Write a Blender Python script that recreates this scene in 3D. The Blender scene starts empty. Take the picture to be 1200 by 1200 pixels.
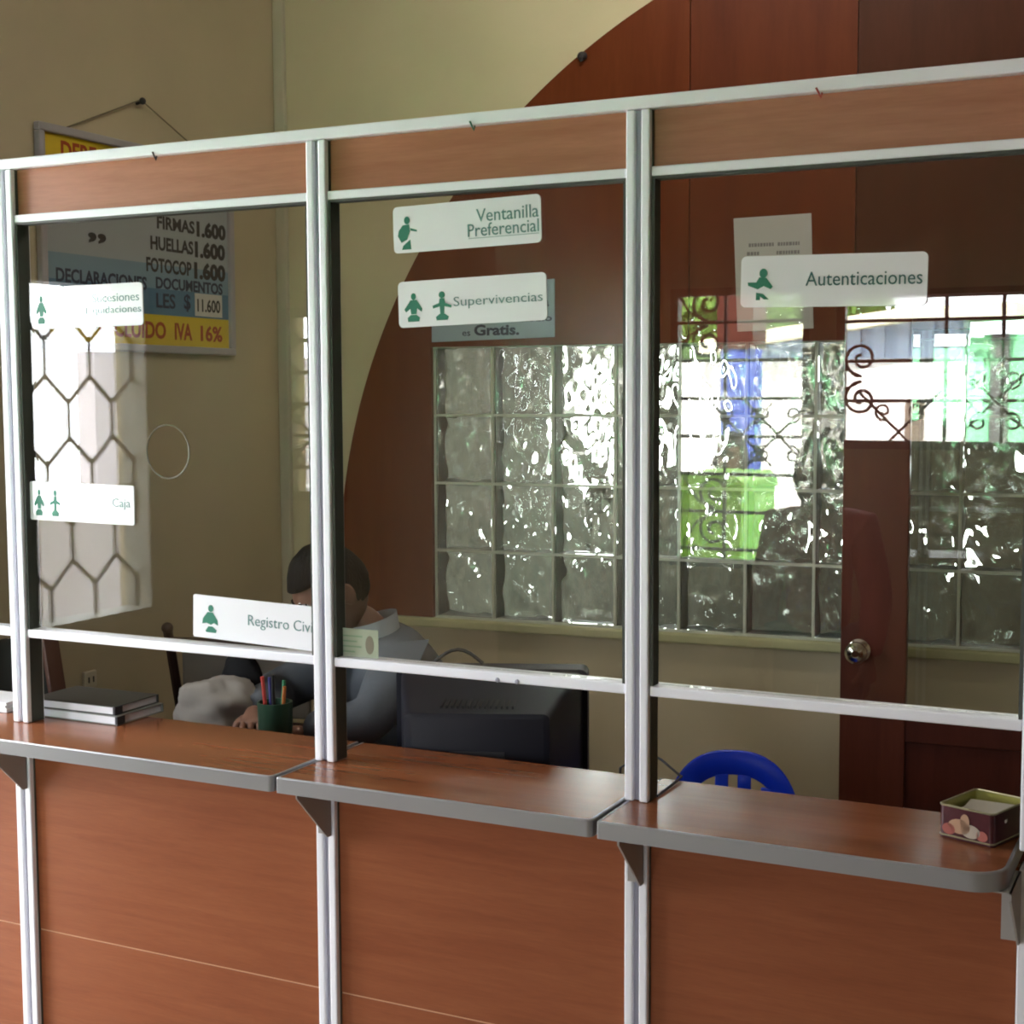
import bpy, bmesh, math, random
from mathutils import Vector, Matrix, noise
random.seed(7)
PI = math.pi
SC = bpy.context.scene
COL = SC.collection

# ------------------------------------------------------------------ camera
F_PX, YAW, PITCH, ROLL = 1708.44, -.45903, .08285, -.00428
CAM = Vector((0, -2.05069, 1.6))
_fwd = Vector((math.sin(YAW), math.cos(YAW), 0)); _rt = Vector((math.cos(YAW), -math.sin(YAW), 0)); _up = Vector((0, 0, 1))
_fw = _fwd*math.cos(PITCH) - _up*math.sin(PITCH); _u = _up*math.cos(PITCH) + _fwd*math.sin(PITCH)
_r2 = _rt*math.cos(ROLL) + _u*math.sin(ROLL); _u2 = _u*math.cos(ROLL) - _rt*math.sin(ROLL)
cd = bpy.data.cameras.new('camera'); cam = bpy.data.objects.new('camera', cd); COL.objects.link(cam)
cd.sensor_width = 36; cd.lens = 36*F_PX/1200; cd.clip_start = .02; cd.clip_end = 200
R = Matrix((_r2, _u2, -_fw)).transposed().to_4x4()
cam.matrix_world = Matrix.Translation(CAM) @ R
SC.camera = cam
vs = SC.view_settings
vs.view_transform = 'Standard'; vs.look = 'None'; vs.gamma = 1; vs.use_curve_mapping = False; vs.exposure = 0.0
SC.cycles.caustics_reflective = False; SC.cycles.caustics_refractive = False
SC.cycles.filter_width = 2.0; SC.cycles.max_bounces = 14; SC.cycles.transparent_max_bounces = 16; SC.cycles.transmission_bounces = 8
SC.cycles.sample_clamp_indirect = 40

def ray(px, py): return _fw + _r2*((px-600)/F_PX) - _u2*((py-600)/F_PX)
def hit(px, py, P, n):
    d = ray(px, py); n = Vector(n); return CAM + d*((Vector(P)-CAM).dot(n)/d.dot(n))
def aty(px, py, y): return hit(px, py, (0, y, 0), (0, 1, 0))
def atz(px, py, z): return hit(px, py, (0, 0, z), (0, 0, 1))
def atx(px, py, x): return hit(px, py, (x, 0, 0), (1, 0, 0))
def mir(px, py, Y):                       # where a thing reflected in the counter glass really stands
    p = aty(px, py, Y); return Vector((p.x, -p.y, p.z))

# ------------------------------------------------------------------ mesh builder
class MB:
    def __init__(s, M=None): s.bm = bmesh.new(); s.M = M or Matrix()
    def merge(s, t, mi=0, M=None):
        for f in t.faces: f.material_index = mi
        t.transform(s.M @ (M or Matrix()))
        me = bpy.data.meshes.new('t'); t.to_mesh(me); t.free(); s.bm.from_mesh(me); bpy.data.meshes.remove(me); return s
    def box(s, x0, x1, y0, y1, z0, z1, bev=0, seg=2, mi=0, M=None):
        t = bmesh.new(); bmesh.ops.create_cube(t, size=1)
        t.transform(Matrix.Translation(((x0+x1)/2, (y0+y1)/2, (z0+z1)/2)) @ Matrix.Diagonal((abs(x1-x0), abs(y1-y0), abs(z1-z0), 1)))
        if bev: bmesh.ops.bevel(t, geom=t.edges[:], offset=bev, segments=seg, profile=.5, affect='EDGES', clamp_overlap=True)
        return s.merge(t, mi, M)
    def prism(s, pts, d0, d1, axis='y', mi=0, M=None):     # polygon extruded along an axis
        t = bmesh.new()
        def P(a, b, d): return {'y': (a, d, b), 'z': (a, b, d), 'x': (d, a, b)}[axis]
        A = [t.verts.new(P(a, b, d0)) for a, b in pts]; B = [t.verts.new(P(a, b, d1)) for a, b in pts]
        t.faces.new(A); t.faces.new(B[::-1]); n = len(pts)
        for i in range(n): t.faces.new((A[i], B[i], B[(i+1) % n], A[(i+1) % n]))
        bmesh.ops.recalc_face_normals(t, faces=t.faces)
        return s.merge(t, mi, M)
    def tube(s, path, r, n=8, mi=0, closed=False, M=None, taper=None):
        t = bmesh.new(); path = [Vector(p) for p in path]; rings = []; N = len(path)
        up = None
        for i, p in enumerate(path):
            if closed: tg = path[(i+1) % N]-path[i-1]
            else: tg = path[min(i+1, N-1)]-path[max(i-1, 0)]
            tg.normalize()
            if up is None: up = tg.orthogonal().normalized()
            up = (up - tg*up.dot(tg)).normalized(); sd = tg.cross(up)
            rr = r if taper is None else r*taper(i/(N-1))
            rings.append([t.verts.new(p + (up*math.cos(a)+sd*math.sin(a))*rr) for a in [2*PI*k/n for k in range(n)]])
        for i in range(N if closed else N-1):
            a, b = rings[i], rings[(i+1) % N]
            for k in range(n): t.faces.new((a[k], a[(k+1) % n], b[(k+1) % n], b[k]))
        if not closed: t.faces.new(rings[0][::-1]); t.faces.new(rings[-1])
        bmesh.ops.recalc_face_normals(t, faces=t.faces)
        return s.merge(t, mi, M)
    def lathe(s, prof, n=24, mi=0, M=None):                 # (r, z) profile about z
        t = bmesh.new(); rings = []
        for r, z in prof:
            rings.append([t.verts.new((max(r, 1e-5)*math.cos(2*PI*k/n), max(r, 1e-5)*math.sin(2*PI*k/n), z)) for k in range(n)])
        for a, b in zip(rings, rings[1:]):
            for k in range(n): t.faces.new((a[k], a[(k+1) % n], b[(k+1) % n], b[k]))
        bmesh.ops.remove_doubles(t, verts=t.verts, dist=2e-5)
        bmesh.ops.recalc_face_normals(t, faces=t.faces)
        return s.merge(t, mi, M)
    def grid(s, fn, nu, nv, mi=0, M=None, closed_u=False):   # fn(u, v) in 0..1
        t = bmesh.new(); V = [[t.verts.new(fn(i/nu, j/nv)) for j in range(nv+1)] for i in range(nu + (0 if closed_u else 1))]
        m = len(V)
        for i in range(nu):
            for j in range(nv): t.faces.new((V[i][j], V[(i+1) % m][j], V[(i+1) % m][j+1], V[i][j+1]))
        return s.merge(t, mi, M)
    def sphere(s, c, r, n=20, mi=0, M=None, fn=None):
        t = bmesh.new(); bmesh.ops.create_uvsphere(t, u_segments=n, v_segments=max(8, n*2//3), radius=1)
        rr = r if hasattr(r, '__len__') else (r, r, r)
        for v in t.verts:
            p = v.co.copy()
            if fn: p = fn(p)
            v.co = Vector((c[0]+p.x*rr[0], c[1]+p.y*rr[1], c[2]+p.z*rr[2]))
        return s.merge(t, mi, M)
    def mesh(s, me, mi=0, M=None):
        t = bmesh.new(); t.from_mesh(me); return s.merge(t, mi, M)
    def build(s, name, mats, parent=None, smooth=False, origin=None, angle=40):
        if not isinstance(mats, (list, tuple)): mats = [mats]
        bm = s.bm
        o = bpy.data.objects.new(name, None)
        if parent is not None:
            bm.transform(WM[parent.name].inverted()); m = Matrix()
        else:
            if origin is None:
                xs = [v.co for v in bm.verts]
                mn = [min(c[i] for c in xs) for i in range(3)]; mx = [max(c[i] for c in xs) for i in range(3)]
                origin = ((mn[0]+mx[0])/2, (mn[1]+mx[1])/2, mn[2])
            m = Matrix.Translation(origin); bm.transform(m.inverted())
        me = bpy.data.meshes.new(name); bm.to_mesh(me); bm.free()
        bpy.data.objects.remove(o)
        o = bpy.data.objects.new(name, me); COL.objects.link(o)
        for k in mats: me.materials.append(k)
        if smooth:
            me.polygons.foreach_set('use_smooth', [True]*len(me.polygons))
            me.set_sharp_from_angle(angle=math.radians(angle))
        if parent is not None: o.parent = parent; WM[o.name] = WM[parent.name]
        else: o.matrix_world = m; WM[o.name] = m
        return o
WM = {}
def thing(name, label, cat, loc=(0, 0, 0), rz=0, group=None, kind=None):
    o = bpy.data.objects.new(name, None); COL.objects.link(o); o.empty_display_size = .1
    o.location = loc; o.rotation_euler = (0, 0, rz); WM[o.name] = Matrix.Translation(loc) @ Matrix.Rotation(rz, 4, 'Z')
    return tag(o, label, cat, group, kind)
def tag(o, label=None, cat=None, group=None, kind=None):
    if label: o['label'] = label
    if cat: o['category'] = cat
    if group: o['group'] = group
    if kind: o['kind'] = kind
    return o
def struct(o, label=None, cat=None): return tag(o, label, cat, None, 'structure')

# ------------------------------------------------------------------ materials
def mat(name, col, rough=.5, metal=0, spec=.5, coat=0, bump=0, bscale=60, var=0, vscale=6, trans=0, ior=1.45, vstretch=(1, 1, 1), sheen=0):
    m = bpy.data.materials.new(name); m.use_nodes = True; nt = m.node_tree; b = nt.nodes['Principled BSDF']
    col = tuple(col)
    b.inputs['Base Color'].default_value = (*col, 1); b.inputs['Roughness'].default_value = rough; b.inputs['Metallic'].default_value = metal
    b.inputs['Specular IOR Level'].default_value = spec; b.inputs['Coat Weight'].default_value = coat; b.inputs['IOR'].default_value = ior
    b.inputs['Transmission Weight'].default_value = trans; b.inputs['Coat Roughness'].default_value = .08
    if var or bump:
        tc = nt.nodes.new('ShaderNodeTexCoord'); mp = nt.nodes.new('ShaderNodeMapping'); nt.links.new(tc.outputs['Object'], mp.inputs[0]); mp.inputs['Scale'].default_value = vstretch
    if var:
        n = nt.nodes.new('ShaderNodeTexNoise'); n.inputs['Scale'].default_value = vscale; n.inputs['Detail'].default_value = 5; nt.links.new(mp.outputs[0], n.inputs['Vector'])
        r = nt.nodes.new('ShaderNodeValToRGB'); r.color_ramp.elements[0].position = .3; r.color_ramp.elements[1].position = .7
        r.color_ramp.elements[0].color = (*[c*(1-var) for c in col], 1); r.color_ramp.elements[1].color = (*[min(1, c*(1+var)) for c in col], 1)
        nt.links.new(n.outputs['Fac'], r.inputs[0]); nt.links.new(r.outputs[0], b.inputs['Base Color'])
    if bump:
        n2 = nt.nodes.new('ShaderNodeTexNoise'); n2.inputs['Scale'].default_value = bscale; n2.inputs['Detail'].default_value = 4; nt.links.new(mp.outputs[0], n2.inputs['Vector'])
        bp = nt.nodes.new('ShaderNodeBump'); bp.inputs['Strength'].default_value = bump; bp.inputs['Distance'].default_value = .004
        nt.links.new(n2.outputs['Fac'], bp.inputs['Height']); nt.links.new(bp.outputs[0], b.inputs['Normal'])
    return m
def wood(name, c0, c1, rough=.4, scale=9, stretch=(1, 8, 14), coat=0, spec=.5, fine=.25):
    m = mat(name, c0, rough, coat=coat, spec=spec); nt = m.node_tree; b = nt.nodes['Principled BSDF']
    tc = nt.nodes.new('ShaderNodeTexCoord'); mp = nt.nodes.new('ShaderNodeMapping'); mp.inputs['Scale'].default_value = stretch
    nt.links.new(tc.outputs['Object'], mp.inputs[0])
    n = nt.nodes.new('ShaderNodeTexNoise'); n.inputs['Scale'].default_value = scale*.35; n.inputs['Detail'].default_value = 6; n.inputs['Roughness'].default_value = .6; n.inputs['Distortion'].default_value = .6
    nt.links.new(mp.outputs[0], n.inputs['Vector'])
    r = nt.nodes.new('ShaderNodeValToRGB'); r.color_ramp.elements[0].position = .28; r.color_ramp.elements[1].position = .72
    r.color_ramp.elements[0].color = (*c0, 1); r.color_ramp.elements[1].color = (*c1, 1)
    nt.links.new(n.outputs['Fac'], r.inputs[0])
    n2 = nt.nodes.new('ShaderNodeTexNoise'); n2.inputs['Scale'].default_value = scale*3; n2.inputs['Detail'].default_value = 3; nt.links.new(mp.outputs[0], n2.inputs['Vector'])
    mx = nt.nodes.new('ShaderNodeMixRGB'); mx.blend_type = 'MULTIPLY'; mx.inputs[0].default_value = fine
    nt.links.new(r.outputs[0], mx.inputs[1]); nt.links.new(n2.outputs['Color'], mx.inputs[2])
    g = nt.nodes.new('ShaderNodeRGBToBW'); nt.links.new(n2.outputs['Color'], g.inputs[0]); nt.links.new(g.outputs[0], mx.inputs[2])
    nt.links.new(mx.outputs[0], b.inputs['Base Color'])
    return m
def pane_mat(name, tint=(.975, .985, .975), f0=.042):
    m = bpy.data.materials.new(name); m.use_nodes = True; nt = m.node_tree; nt.nodes.clear()
    out = nt.nodes.new('ShaderNodeOutputMaterial'); mix = nt.nodes.new('ShaderNodeMixShader'); tr = nt.nodes.new('ShaderNodeBsdfTransparent'); gl = nt.nodes.new('ShaderNodeBsdfGlossy')
    tr.inputs[0].default_value = (*tint, 1); gl.inputs['Roughness'].default_value = 0; gl.inputs[0].default_value = (1, 1, 1, 1)
    lw = nt.nodes.new('ShaderNodeLayerWeight'); lw.inputs[0].default_value = .5
    p = nt.nodes.new('ShaderNodeMath'); p.operation = 'POWER'; p.inputs[1].default_value = 5; nt.links.new(lw.outputs['Facing'], p.inputs[0])
    q = nt.nodes.new('ShaderNodeMath'); q.operation = 'MULTIPLY_ADD'; q.inputs[1].default_value = 1-f0; q.inputs[2].default_value = f0; nt.links.new(p.outputs[0], q.inputs[0])
    nt.links.new(q.outputs[0], mix.inputs[0]); nt.links.new(tr.outputs[0], mix.inputs[1]); nt.links.new(gl.outputs[0], mix.inputs[2]); nt.links.new(mix.outputs[0], out.inputs[0])
    return m

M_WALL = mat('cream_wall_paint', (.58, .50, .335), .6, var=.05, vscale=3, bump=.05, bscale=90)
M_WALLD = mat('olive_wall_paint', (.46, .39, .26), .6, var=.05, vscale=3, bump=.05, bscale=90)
M_CEIL = mat('ceiling_paint', (.7, .68, .62), .8)
M_FLOOR = mat('floor_tile', (.38, .33, .27), .3, var=.12, vscale=4)
M_ALU = mat('white_aluminium', (.86, .87, .93), .32, spec=.6)
M_GROOVE = mat('grey_gasket', (.33, .33, .40), .5)
M_RUBSHADE = mat('rubber_and_side_shade', (.05, .055, .045), .6)
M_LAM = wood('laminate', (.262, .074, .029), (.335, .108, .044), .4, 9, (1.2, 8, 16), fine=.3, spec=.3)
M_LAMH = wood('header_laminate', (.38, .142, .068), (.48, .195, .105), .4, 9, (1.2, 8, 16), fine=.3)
M_LAMT = wood('shelf_laminate', (.225, .073, .029), (.275, .097, .041), .2, 9, (1.2, 14, 8), fine=.15, spec=.6)
M_EDGE = mat('satin_edge_trim', (.36, .36, .37), .34, metal=.55)
M_BRK = mat('bracket_grey', (.33, .31, .29), .45)
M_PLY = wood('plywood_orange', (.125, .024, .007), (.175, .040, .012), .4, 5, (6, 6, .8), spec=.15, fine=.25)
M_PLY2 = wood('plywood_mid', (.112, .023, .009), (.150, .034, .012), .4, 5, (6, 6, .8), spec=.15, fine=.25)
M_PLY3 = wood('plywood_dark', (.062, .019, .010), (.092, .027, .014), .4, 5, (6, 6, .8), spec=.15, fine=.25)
M_DOOR = wood('door_wood', (.105, .028, .017), (.15, .042, .024), .36, 6, (7, 7, .8), fine=.25, spec=.2)
M_DOORD = wood('door_panel_wood', (.07, .018, .012), (.10, .026, .017), .38, 6, (7, 7, .8), fine=.25, spec=.2)
M_CHROME = mat('chrome', (.75, .73, .68), .12, metal=1)
M_PANE = pane_mat('clear_glass', f0=.043)
M_GLASSBLK = mat('glass_block', (.86, .885, .84), .0, trans=1, ior=1.5)
M_JOINT = mat('block_joint', (.56, .60, .50), .5)
M_SIGN = mat('white_acrylic', (.84, .84, .88), .03, spec=.8)
M_GREEN = mat('green_print', (.008, .16, .095), .5)
M_TEAL = mat('teal_lettering', (.10, .22, .21), .5)
M_TEALD = mat('dark_teal_lettering', (.02, .10, .10), .5)
M_INK = mat('black_ink', (.02, .02, .025), .6)
M_BLACKP = mat('black_plastic', (.012, .0125, .021), .5, spec=.3)
M_BLUEP = mat('blue_plastic', (.006, .040, .60), .22, spec=.6)
M_IRON = mat('dark_iron', (.03, .025, .03), .5)
M_IRONG = mat('grey_iron', (.10, .105, .10), .5)

def text_mesh(s, bold=0.0):
    cu = bpy.data.curves.new('t', 'FONT'); cu.body = s; cu.size = 1; cu.offset = bold; cu.extrude = .5; cu.resolution_u = 3
    ob = bpy.data.objects.new('t', cu); COL.objects.link(ob)
    dg = bpy.context.evaluated_depsgraph_get(); me = bpy.data.meshes.new_from_object(ob.evaluated_get(dg))
    bpy.data.objects.remove(ob); bpy.data.curves.remove(cu)
    return me
def put_text(mb, s, x0, x1, z0, z1, d, F, bold=0.0, th=.0006, mi=0):
    """letters of s filling the box x0..x1, z0..z1 of frame F, standing d proud of it"""
    me = text_mesh(s, bold); xs = [v.co.x for v in me.vertices]; ys = [v.co.y for v in me.vertices]
    a, b, c, e = min(xs), max(xs), min(ys), max(ys)
    sx = (x1-x0)/(b-a); sy = (z1-z0)/(e-c)
    M = F @ Matrix.Translation((x0-a*sx, z0-c*sy, d+th/2)) @ Matrix.Diagonal((sx, sy, th, 1))
    mb.mesh(me, mi, M); bpy.data.meshes.remove(me)
def frame(o, ex, ey):          # local x -> ex, y -> ey, z -> ex x ey
    ex = Vector(ex).normalized(); ey = Vector(ey).normalized(); ez = ex.cross(ey)
    M = Matrix((ex, ey, ez)).transposed().to_4x4(); M.translation = Vector(o); return M
def rrect(x0, x1, y0, y1, r, n=5):
    P = []
    for cx, cy, a0 in ((x1-r, y1-r, 0), (x0+r, y1-r, 90), (x0+r, y0+r, 180), (x1-r, y0+r, 270)):
        for k in range(n+1):
            a = math.radians(a0+90*k/n); P.append((cx+r*math.cos(a), cy+r*math.sin(a)))
    return P

# ------------------------------------------------------------------ the room
WR, WD = .0686, 2.12746
WF = Matrix.Translation((0, WD, 0)) @ Matrix.Rotation(WR, 4, 'Z')       # back-wall frame: u along, +y into the wall, z up
XL, YF, YS, XS, XR, H = -2.813, -3.2, -1.85, -2.0, 3.2, 3.3
UC = -2.82                                                                # corner on the back wall
GU0, GZ0, GW, GH_, NC, NR = -2.267, .884, .2, .2135, 11, 4
GU1, GZ1 = GU0+GW*NC, GZ0+GH_*NR
b = MB(); b.box(XL-.2, XR+.2, YF-.2, 2.6, -.1, 0); struct(b.build('floor', M_FLOOR))
b = MB(); b.box(XL-.2, XR+.2, YF-.2, 2.6, H, H+.1); struct(b.build('ceiling', M_CEIL))
def wall_openings(b, a0, a1, t0, t1, ops, axis, M=None):
    """wall from a0..a1 along axis, t0..t1 thick, openings (a0,a1,z0,z1)"""
    cuts = sorted({a0, a1, *[o[0] for o in ops], *[o[1] for o in ops]})
    for p, q in zip(cuts, cuts[1:]):
        zs = [(0, H)]
        for o in ops:
            if o[0] <= p+1e-6 and o[1] >= q-1e-6:
                zs = [w for z in zs for w in ((z[0], o[2]), (o[3], z[1])) if w[1] > w[0]]
        for z in zs:
            if axis == 'x': b.box(p, q, t0, t1, z[0], z[1], M=M)
            else: b.box(t0, t1, p, q, z[0], z[1], M=M)
b = MB(); wall_openings(b, UC-.2, XR+.4, 0, .1, [(GU0, GU1, GZ0, GZ1)], 'x', WF)
struct(b.build('wall_back', M_WALL))
HEXW = (-1.262, -.69, .958, 1.905); ADDED_DOOR = (-.62, -.05, 0, 2.35)  # lattice window, then an unseen doorway added for side light
b = MB(); wall_openings(b, YS-.15, 1.95, XL-.15, XL, [HEXW, ADDED_DOOR], 'y'); struct(b.build('wall_left', M_WALLD))
b = MB(); b.box(XR, XR+.15, YF, 2.4, 0, H); struct(b.build('wall_right', M_WALL))
W1 = (-1.945, -1.40, .925, 1.985); W2 = (-1.305, -.60, 1.385, 1.955)
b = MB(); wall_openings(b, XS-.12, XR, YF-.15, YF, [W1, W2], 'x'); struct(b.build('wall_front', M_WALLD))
W3 = (-2.795, -2.535, 1.245, 1.872)
b = MB(); wall_openings(b, XL, XS-.12, YS-.15, YS, [W3], 'x'); b.box(XS-.12, XS, YF, YS-.15+.15, 0, H)
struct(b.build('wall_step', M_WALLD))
# corner moulding where the side wall meets the back wall
b = MB(WF); b.box(UC+.0, UC+.038, -.022, 0, 0, H, bev=.004); struct(b.build('trim_1', mat('corner_moulding_paint', (.5, .46, .35), .5)))
# painted sill under the glass blocks
b = MB(WF); b.box(-2.60, GU1, -.03, 0, GZ0-.032, GZ0-.002, bev=.006); struct(b.build('trim_2', mat('sill_paint', (.50, .49, .27), .5, var=.12, vscale=8)))
b = MB(WF); b.box(UC, XR, -.012, 0, 0, .09, bev=.002); struct(b.build('baseboard_back', M_DOORD))
b = MB(); b.box(XL, XL+.012, -.05, 1.92, 0, .09, bev=.002); struct(b.build('baseboard_left', M_DOORD))

# ---- arched plywood cladding on the back wall, three sheets with open joints
AC, AR = (-.679, 1.009), 1.9216
def arc_u(z): return AC[0]-math.sqrt(max(0, AR*AR-(z-AC[1])**2))
def arc_z(u): return AC[1]+math.sqrt(max(0, AR*AR-(u-AC[0])**2))
clad = thing('arched_plywood_cladding', 'red-brown varnished plywood arch covering the back wall around the glass blocks', 'wall panelling', WF @ Vector((-.68, 0, GZ0)))
def sheet(name, u0, u1, m):
    b = MB(WF); n = 40; top = []
    for k in range(n+1):
        u = u0+(u1-u0)*k/n; top.append((u, min(arc_z(u), H-.02)))
    # above the blocks
    lo = max(u0, GU0)
    P = [(u, z) for u, z in top if u >= lo-1e-6]
    if P[0][0] > lo+1e-6: P.insert(0, (lo, min(arc_z(lo), H-.02)))
    b.prism([(lo, GZ1)]+P+[(u1, GZ1)], -.018, 0)
    if u0 < GU0:      # the leg left of the blocks
        n2 = 30; L = []
        for k in range(n2+1):
            z = GZ0+(arc_z(GU0)-GZ0)*k/n2; L.append((arc_u(z), z))
        L[0] = (arc_u(GZ0), GZ0)
        b.prism(L+[(GU0, GZ0)], -.018, 0)
    return b.build(name, m, clad, smooth=True, angle=30)
U0 = AC[0]-AR+.0005
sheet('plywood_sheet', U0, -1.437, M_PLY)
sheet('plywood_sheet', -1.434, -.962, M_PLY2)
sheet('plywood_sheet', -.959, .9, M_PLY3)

# ---- glass block window
win = thing('window_1', 'panel of wavy square glass blocks set in the plywood-clad back wall', None, WF @ Vector((GU0, 0, GZ0)), WR, kind='structure')
b = MB(WF)
for k in range(NC+1): b.box(GU0+GW*k-.004, GU0+GW*k+.004, -.001, .092, GZ0, GZ1)
for k in range(NR+1): b.box(GU0, GU1, -.0005, .091, GZ0+GH_*k-.004, GZ0+GH_*k+.004)
b.build('joint_grid', M_JOINT, win)
def block_mesh(seed):
    hx, hz = GW/2-.0042, GH_/2-.0042
    N = 28
    def wav(u, v, s_, amp):
        x, z = (u-.5)*2, (v-.5)*2
        m = max(0, 1-max(abs(x), abs(z))**6)
        p = Vector((x*1.5+z*.7+s_*7.3, z*.9+s_*3.1, s_*1.7)); q = Vector((x*3.2-z*1.3-s_*2.3, z*2.0+x+s_, 4+s_))
        return m*amp*(noise.noise(p)+.45*noise.noise(q))
    b = MB()
    for y, s0, s1, a0, a1 in ((.0, seed, seed+.31, .0022, .0070), (.072, seed+.57, seed+.83, .0070, .0022)):
        t = bmesh.new(); d = .011
        A = [[t.verts.new(((u/N-.5)*2*hx, y-wav(u/N, v/N, s0, a0), (v/N-.5)*2*hz)) for v in range(N+1)] for u in range(N+1)]
        B = [[t.verts.new(((u/N-.5)*2*hx, y+d+wav(u/N, v/N, s1, a1), (v/N-.5)*2*hz)) for v in range(N+1)] for u in range(N+1)]
        for u in range(N):
            for v in range(N):
                t.faces.new((A[u][v], A[u+1][v], A[u+1][v+1], A[u][v+1])); t.faces.new((B[u][v], B[u][v+1], B[u+1][v+1], B[u+1][v]))
            t.faces.new((A[u+1][0], A[u][0], B[u][0], B[u+1][0])); t.faces.new((A[u][N], A[u+1][N], B[u+1][N], B[u][N]))
            t.faces.new((A[0][u], A[0][u+1], B[0][u+1], B[0][u])); t.faces.new((A[N][u+1], A[N][u], B[N][u], B[N][u+1]))
        bmesh.ops.recalc_face_normals(t, faces=t.faces)
        b.merge(t)
    me = bpy.data.meshes.new('glass_block'); b.bm.to_mesh(me); b.bm.free(); me.materials.append(M_GLASSBLK)
    me.polygons.foreach_set('use_smooth', [True]*len(me.polygons)); me.set_sharp_from_angle(angle=math.radians(60))
    return me
BM = [block_mesh(1.0+k*1.37) for k in range(6)]
for r in range(NR):
    for c in range(NC):
        o = bpy.data.objects.new('glass_block', BM[(c*5+r*3+(c*r) % 2) % 6]); COL.objects.link(o); o.parent = win
        o.location = (GW*(c+.5), .010, GH_*(r+.5))
# unseen roofed passage added to keep the blocks dim; openings placed for bright flecks
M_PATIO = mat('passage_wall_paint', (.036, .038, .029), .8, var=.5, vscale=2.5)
b = MB(); cuts = [(-2.95, -2.20, 1.20, 2.15), (-.62, -.30, 1.30, 2.0), (2.6, 3.2, .6, 2.0)] + [(-4.6+.55*k, -4.48+.55*k, 2.3, 2.42) for k in range(12)] + [(-4.3+.55*k, -4.22+.55*k, .9, 1.0) for k in range(12)]  # openings and vents aimed to give the blocks bright streaks and specks
_H = H; H = 2.7; wall_openings(b, -5, 3.6, 4.2, 4.32, cuts, 'x'); H = _H
struct(b.build('wall_passage_added', M_PATIO))
b = MB(); b.box(-5, 3.6, 2.45, 4.32, 2.7, 2.8); struct(b.build('ceiling_passage_added', M_PATIO))  # unseen roof added to keep daylight off the back of the blocks
b = MB(); b.box(-5.1, -5, 2.45, 4.32, 0, 2.7); b.box(3.6, 3.7, 2.45, 4.32, 0, 2.7); struct(b.build('wall_passage_end_added', M_PATIO))
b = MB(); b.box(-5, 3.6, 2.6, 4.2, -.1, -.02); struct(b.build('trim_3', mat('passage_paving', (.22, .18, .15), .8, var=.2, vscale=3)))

# ------------------------------------------------------------------ counter partition
PX = [-2.79, -2.067, -1.3736, -.8037, -.224, .36]
ZT, ZTB, Z2, Z2B, ZMT, ZMB, ZS, TS = 2.033, 2.014, 1.930, 1.916, 1.1512, 1.1355, .97, .0255
part = thing('counter_partition', 'white aluminium framed glass partition with wood laminate panels across the room', 'partition', (-1.2, .022, 0))
PW = .019
for x in PX:
    for z0, z1 in ((ZS+.0004, ZTB), (0, ZS-TS-.0004)):
        b = MB()
        b.box(x-PW, x-.005, 0, .045, z0, z1, bev=.0025); b.box(x+.005, x+PW, 0, .045, z0, z1, bev=.0025)
        b.box(x-.006, x+.006, .008, .045, z0+.001, z1-.001, mi=1); b.box(x-PW-.0012, x+PW+.0012, .010, .041, z0+.001, z1-.001, mi=2)  # dark strip along both side faces stands in for their shade
        b.build('post', [M_ALU, M_GROOVE, M_RUBSHADE], part)
b = MB(); b.box(PX[0]-PW, PX[-1]+PW, -.001, .046, ZTB+.0003, ZT, bev=.002); b.build('top_rail', M_ALU, part)
HOLE = (-1.7125, 1.494, .0475)
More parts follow.
